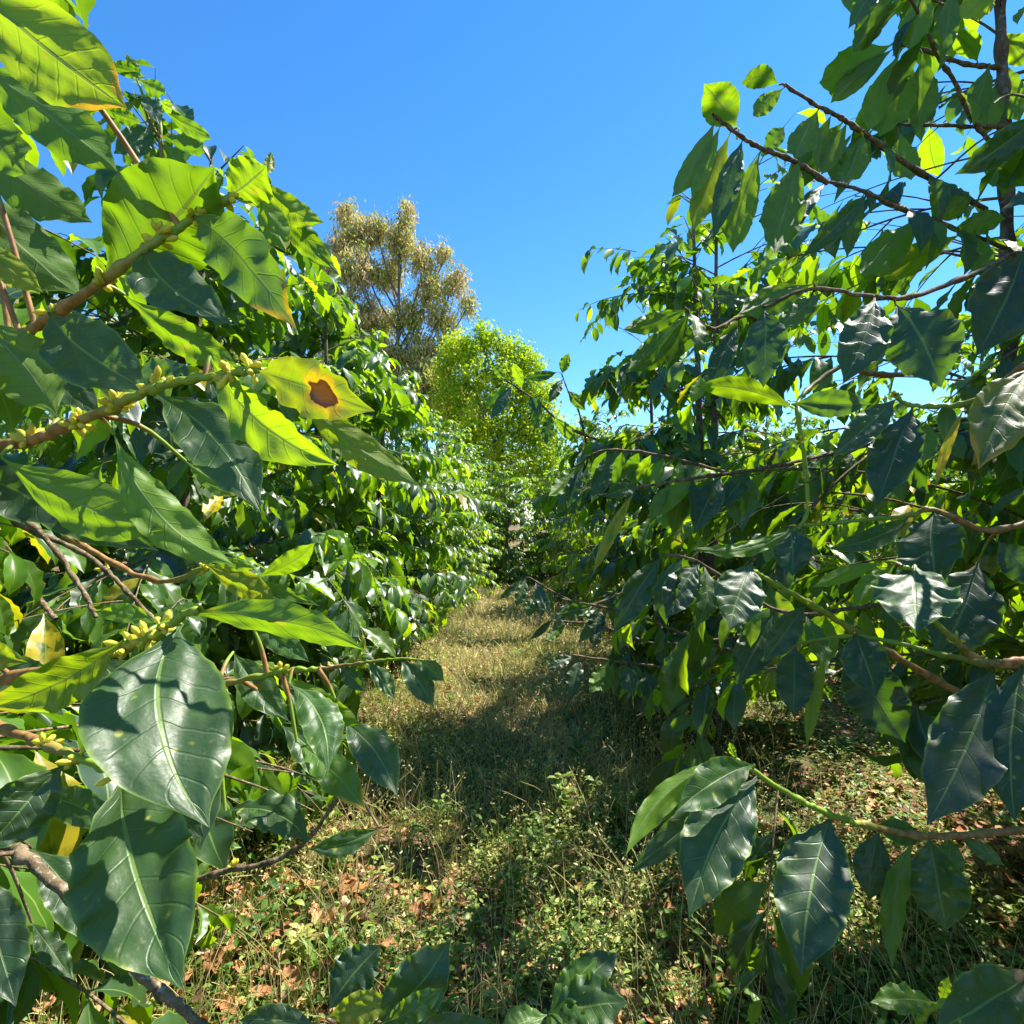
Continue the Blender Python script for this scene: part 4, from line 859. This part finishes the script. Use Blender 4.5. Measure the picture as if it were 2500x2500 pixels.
# ------------------------------------------------------------------ ground cover
rng = np.random.default_rng(77)
def scatter(n, x0, x1, y0, y1, p=1.5):
    u = rng.random(n); a = 1 - p
    y = (y0 ** a + u * (y1 ** a - y0 ** a)) ** (1 / a)
    x = U(x0, x1, n); return x, y
def dry_zone(x, y): # how dry and straw-like the lane is there
    return np.clip((y - 2.3) / 1.2, 0, 1) * np.clip(1.6 - np.abs(x + .25) * 1.1, 0, 1)
def cover_grass():
    acc = Acc()
    x, y = scatter(120000, -3.0, 3.0, 1.0, 13, 1.35); n = len(x)
    patch = np.sin(2.3 * x + 1.1) * np.cos(1.9 * y) + .6 * np.sin(5.1 * x + 3 * y)
    dz = dry_zone(x, y); keep = rng.random(n) < np.clip(.35 + .35 * patch + dz, .08, 1) * np.clip(1.9 - np.abs(x) * .5, .2, 1)
    x, y, dz = x[keep], y[keep], dz[keep]; n = len(x)
    P = np.stack([x, y, gz(x, y)], 1); D = nrm(np.stack([rng.normal(0, .6, n), rng.normal(0, .6, n), U(.25, 1, n)], 1))
    N = nrm(rng.normal(0, 1, (n, 3)) * np.array([1, 1, .4]))
    attr = np.stack([np.clip(dz * .5 + rng.normal(0, .26, n) + .30 + .18 * np.sin(2.9 * x + 2 * np.sin(1.7 * y)), 0, 1), np.zeros(n), rng.random(n), np.zeros(n)], 1)
    leaves(acc, P, D, N, U(.03, .13, n) * (1 + .7 * dz * (.5 + .5 * np.sin(4.3 * x + 1.3 * np.sin(3 * y)) * np.cos(3.7 * y + x))), U(.002, .0058, n) * (1 + y / 6), U(.2, 1.6, n), .2, 0., attr, 4, 1, prof=([0, .5, 1], [.8, 1, 0]))
    # small broad leaflets of creeping weeds
    x, y = scatter(60000, -3.0, 3.2, 1.0, 12, 1.45); m = len(x)
    patch = np.sin(1.7 * x + .3) * np.cos(2.3 * y + 1) + .6 * np.sin(4.1 * x - 2 * y)
    keep = rng.random(m) < np.clip(.62 + .4 * patch, .1, 1) * np.clip(1.2 - dry_zone(x, y) * .5, 0, 1) * np.clip(1.9 - np.abs(x) * .5, .2, 1); x, y = x[keep], y[keep]; m = len(x)
    hz = U(.01, .09, m) * np.clip(.5 + patch[keep], .4, 1.4)
    P = np.stack([x, y, gz(x, y) + hz], 1)
    P = np.repeat(P, 3, 0) + rng.normal(0, .010, (3 * m, 3)); q = 3 * m
    a = U(0, 6.28, q); D = np.stack([np.cos(a), np.sin(a), U(-.3, .6, q)], 1); N = np.array([0, 0, 1.]) + rng.normal(0, .35, (q, 3))
    attr = np.stack([np.clip(U(.1, .95, q) + .25 * dry_zone(P[:, 0], P[:, 1]), 0, 1), np.zeros(q), rng.random(q), np.zeros(q)], 1)
    L = U(.012, .036, q)
    w_ = Acc(); leaves(w_, P, D, N, L, L * U(.3, .5, q), U(.1, .8, q), .2, 0., attr, 3, 2, prof=([0, .35, .7, 1], [.15, 1, .8, 0]))
    # clumps of broader weed leaves near the camera
    nc = 620; cx_, cy_ = scatter(nc, -1.5, 2.2, 1.0, 6.5, 1.3); k = 11
    P = np.repeat(np.stack([cx_, cy_, gz(cx_, cy_) + .03], 1), k, 0) + rng.normal(0, 1, (nc * k, 3)) * [.035, .035, .02] + np.stack([np.zeros(nc * k), np.zeros(nc * k), np.repeat(U(0, .08, nc), k)], 1); q = nc * k
    a = U(0, 6.28, q); D = np.stack([np.cos(a), np.sin(a), U(-.2, .7, q)], 1); L = U(.022, .055, q) * np.repeat(U(.6, 1.2, nc), k)
    attr = np.stack([np.clip(np.repeat(U(.05, .75, nc), k) + rng.normal(0, .08, q), 0, 1), np.zeros(q), rng.random(q), np.zeros(q)], 1)
    leaves(w_, P, D, np.array([0, 0, 1.]) + rng.normal(0, .3, (q, 3)), L, L * U(.35, .55, q), U(.2, 1., q), .25, .1, attr, 6, 2, prof=([0, .1, .3, .55, .8, 1], [.06, .2, .85, 1, .6, 0]))
    # upright seed stalks
    x, y = scatter(4200, -1.5, 1.5, 1.3, 11, 1.1)
    sp = []
    for i in range(len(x)):
        h = U(.08, .30); p0 = np.array([x[i], y[i], float(gz(x[i], y[i]))]); ln = rng.normal(0, .35, 2) * h
        tube(acc, smooth_path([p0, p0 + np.array([ln[0] * .3, ln[1] * .3, h * .6]), p0 + np.array([ln[0], ln[1], h])], 5), np.linspace(.0012, .0006, 5) * (1 + y[i] / 5), 3, (U(.5, 1), 0, U(.3, 1), 0))
        if y[i] > 2 and i % 2: sp.append((p0 + np.array([ln[0], ln[1], h]), y[i]))
    q = np.array([a_[0] for a_ in sp]); yy = np.array([a_[1] for a_ in sp]); m = len(q) * 7
    q = np.repeat(q, 7, 0) + rng.normal(0, .016, (m, 3)); sc_ = 1 + np.repeat(yy, 7) / 6
    leaves(acc, q, rng.normal(0, 1, (m, 3)) + [0, 0, .4], rng.normal(0, 1, (m, 3)), U(.006, .016, m) * sc_, U(.003, .006, m) * sc_, .5, .2, 0., np.stack([U(.55, 1, m), np.zeros(m), U(.4, 1, m), np.zeros(m)], 1), 2, 1, prof=([0, .5, 1], [.4, 1, 0]))
    o = acc.build('grass', M_GRASS, smooth=False); o['kind'] = 'stuff'; o['label'] = 'thin dry and green grass covering the lane'
    o = w_.build('creeping_weeds', M_WEED); o['kind'] = 'stuff'; o['label'] = 'low creeping weeds with small pale leaves on the lane'
cover_grass()
def leaf_litter():
    acc = Acc(); x, y = scatter(20000, -3.5, 4.0, .9, 12, 1.9); n = len(x)
    keep = rng.random(n) < np.clip(.08 + np.abs(x - .1) * .40 + (y < 2.1) * .3, 0, 1); x, y = x[keep], y[keep]; n = len(x)
    P = np.stack([x, y, gz(x, y) + U(.004, .035, n)], 1); a = U(0, 6.28, n)
    D = np.stack([np.cos(a), np.sin(a), U(-.15, .25, n)], 1); N = np.array([0, 0, 1.]) + rng.normal(0, .4, (n, 3)); N[rng.random(n) < .4] *= -1
    attr = np.stack([np.clip(rng.normal(.5, .28, n), 0, 1), np.zeros(n), rng.random(n), np.zeros(n)], 1)
    L = U(.03, .11, n)
    leaves(acc, P, D, N, L, L * U(.35, .55, n), U(-.9, .9, n), U(-.3, .6, n), U(.2, .6, n), attr, 8, 4, twist=U(-1, 1, n))
    o = acc.build('leaf_litter', M_LITTER); o['kind'] = 'stuff'; o['label'] = 'brown fallen leaves scattered over the soil'
    t = Acc()
    for i in range(420):
        x_, y_ = U(-2.6, 3.), U(1.1, 6); p = np.array([x_, y_, float(gz(x_, y_)) + .012]); a_ = U(0, 6.28); l = U(.05, .28)
        q = p + np.array([math.cos(a_) * l, math.sin(a_) * l, U(0, .03)]); tube(t, smooth_path([p, (p + q) / 2 + rng.normal(0, .008, 3), q], 6), np.linspace(U(.0015, .004), .001, 6), 5)
    o = t.build('twig_litter', M_TWIG); o['kind'] = 'stuff'; o['label'] = 'thin dead twigs lying among the leaves'
leaf_litter()
def fallen_leaves():
    for i in range(90):
        if i < 50: x, y = U(-1.6, -.35), U(1.35, 2.3)
        else: x, y = U(.45, 1.8), U(1.4, 2.6)
        acc = Acc(); a = U(0, 6.28); L = U(.09, .16); p = np.array([x, y, float(gz(x, y)) + U(.02, .045)])
        leaves(acc, p, [math.cos(a), math.sin(a), U(-.1, .2)], np.array([0, 0, 1.]) + rng.normal(0, .3, 3), L, L * U(.4, .55), U(-1.2, 1.2), U(.1, .6), U(.3, .7), np.array([[U(.35, .8), 0, U(.3, .9), 0]]), 22, 10, twist=U(-1.2, 1.2), nwave=3)
        o = acc.build('fallen_leaf', M_LITTER, None, p)
        side = 'left' if x < 0 else 'right'
        tag(o, ('large' if L > .13 else 'small') + ' curled orange-brown dry leaf lying under the nearest coffee tree on the ' + side, 'fallen leaf', 'dry leaves under the %s coffee tree' % side)
fallen_leaves()

PB = ([0, .06, .2, .45, .7, .9, 1], [.06, .06, .55, 1, .8, .3, 0])
PG = ([0, .15, .5, .8, 1], [.5, .8, 1, .6, 0])
def weed(x, y, h, nl, L, label, y_attr=.5, blade=False, seed=0, group=None, name='weed_plant'):
    global rng
    rng = np.random.default_rng(900 + seed)
    z = float(gz(x, y)); root = thing(name, label, 'weed', (x, y, z), group); base = np.array([x, y, z])
    st = Acc(); lf = Acc()
    if blade:
        for i in range(nl):
            a = U(0, 6.28); D = np.array([math.cos(a) * .5, math.sin(a) * .5, 1]); leaves(lf, base + rng.normal(0, .006, 3), D, [-math.cos(a), -math.sin(a), .4], L * U(.7, 1.2), .018 * U(.7, 1.3), U(.5, 1.3), .25, .05, np.array([[y_attr + U(-.1, .2), 0, rng.random(), 0]]), 12, 4, prof=PG)
        lf.build('blades', M_WEED, root, base); return
    for s in range(1 + nl // 7):
        top = base + np.array([U(-.05, .05), U(-.05, .05), h * U(.75, 1.)]); sp_ = smooth_path([base, (base + top) / 2 + rng.normal(0, .01, 3), top], 12)
        tube(st, sp_, np.linspace(.0028, .0012, 12), 6, (.5, 0, .5, 0))
        m = min(nl, 7)
        for i in range(m):
            f = .25 + .75 * i / max(m - 1, 1); p = sp_[min(int(f * 11), 11)]; a0 = i * 1.57 + U(-.3, .3)
            for a in (a0, a0 + math.pi):
                leaves(lf, p, [math.cos(a), math.sin(a), U(.1, .7)], [0, 0, 1], L * U(.7, 1.1) * (1 - .35 * f), L * .42 * (1 - .3 * f), U(.4, 1.1), .2, .1, np.array([[np.clip(y_attr + U(-.15, .15), 0, 1), 0, rng.random(), 0]]), 10, 4, prof=PB)
    st.build('stem', M_WEED, root, base); lf.build('foliage', M_WEED, root, base)
def gpt(px, py):
    r = at(px, py, 1) - CO; k = -CO[2] / r[2]; return CO + r * k
W = [(1070, 1560, .20, 14, .065, 'leafy pale green weed, tallest of those in the middle of the lane', .55), (1150, 1560, .16, 12, .06, 'bushy weed to the right of the tallest lane weed', .45), (1010, 1600, .12, 7, .05, 'small weed left of the tallest lane weed', .5),
     (1100, 1470, .24, 6, .10, 'broad-leaved seedling standing above the dry grass', .25), (900, 1760, .09, 6, .045, 'low weed in the lower middle of the lane', .4), (960, 1700, .14, 7, .05, 'weed with drooping oval leaves beside the sunlit grass', .35),
     (640, 1660, .12, 8, .05, 'bright weed near the orange-tipped leaf', .6), (560, 1830, .10, 9, .05, 'pale weed among the dry leaves at lower left', .8), (520, 1700, .12, 7, .04, 'thin weed beside the brown twig', .5),
     (830, 1560, .13, 6, .05, 'weed between the dry grass and the near leaves', .6), (1250, 1880, .10, 6, .05, 'small weed below the large folded leaf', .45), (1560, 1800, .08, 6, .05, 'weed among the litter beside the hanging blue-green leaf', .4),
     (1060, 1790, .12, 6, .06, 'dark weed above the cluster at the bottom edge', .2), (120, 1720, .14, 10, .05, 'yellow-green weed under the left tree', .8), (60, 1640, .14, 8, .05, 'weed tuft at the left edge', .7)]
for i, (px, py, h, nl, L, lab, ya) in enumerate(W):
    g = gpt(px, py); weed(g[0], g[1], h * 1.35, nl, L * 1.5, lab, ya, seed=i, group='weeds along the lane')
for i, (px, py, nl, L, lab) in enumerate([(1375, 1905, 6, .19, 'tuft of broad grass blades at the lower right'), (600, 1860, 6, .14, 'tuft of broad grass blades among the dry leaves at lower left'), (985, 1500, 5, .14, 'tuft of upright blades in the middle of the lane'),
                                       (820, 1250, 6, .22, 'grass tuft at the foot of the left row'), (1060, 1880, 4, .14, 'narrow-bladed tuft at the bottom of the lane'), (730, 1240, 7, .2, 'grass tuft behind the hanging spray')]):
    g = gpt(px, py); weed(g[0], g[1], 0, nl, L, lab, .3, True, 50 + i, 'grass tufts along the lane', 'grass_tuft')
def seedling(pxpy, d, leaves_, label, seed):
    """young coffee shoot standing low beside the lane"""
    global rng
    rng = np.random.default_rng(seed); p = at(*pxpy, d); g = np.array([p[0], p[1], float(gz(p[0], p[1]))])
    root = thing('coffee_sapling', label, 'sapling', tuple(g)); st = Acc(); path = smooth_path([g, (g + p) / 2 + np.array([.01, .02, 0]), p], 14)
    tube(st, path, np.linspace(.006, .0022, 14), 7); st.build('stem', M_GTWIG, root, g)
    for (b, t, w_, db, dt, kw) in leaves_:
        acc = Acc(); B = at(*b, db); T = at(*t, dt); D = nrm(T - B); view = nrm(CO - B); N = nrm(view + np.array([0, 0, .6])); L = np.linalg.norm(T - B)
        leaves(acc, B, D, N, L, w_ / PW / FOC * d * 1.1, .5, .2, .12, np.array([[kw.get('y', .4), 0, kw.get('b', .6), 0]]), 40, 12, .08); acc.build('leaf', M_HERO, root, B)
seedling((1035, 1915), .62, [((1035, 1912), (1182, 1885), 88, .62, .60, dict(y=.35)), ((1035, 1910), (1168, 1790), 62, .63, .66, dict(y=.1, b=.6)), ((1035, 1912), (1128, 1800), 50, .62, .64, dict(y=.6)), ((1032, 1915), (940, 1945), 46, .62, .6, dict(y=.6)), ((1035, 1915), (1120, 1960), 60, .62, .58, dict(y=.4))],
         'young coffee shoot with bright ribbed leaves at the bottom edge', 4)
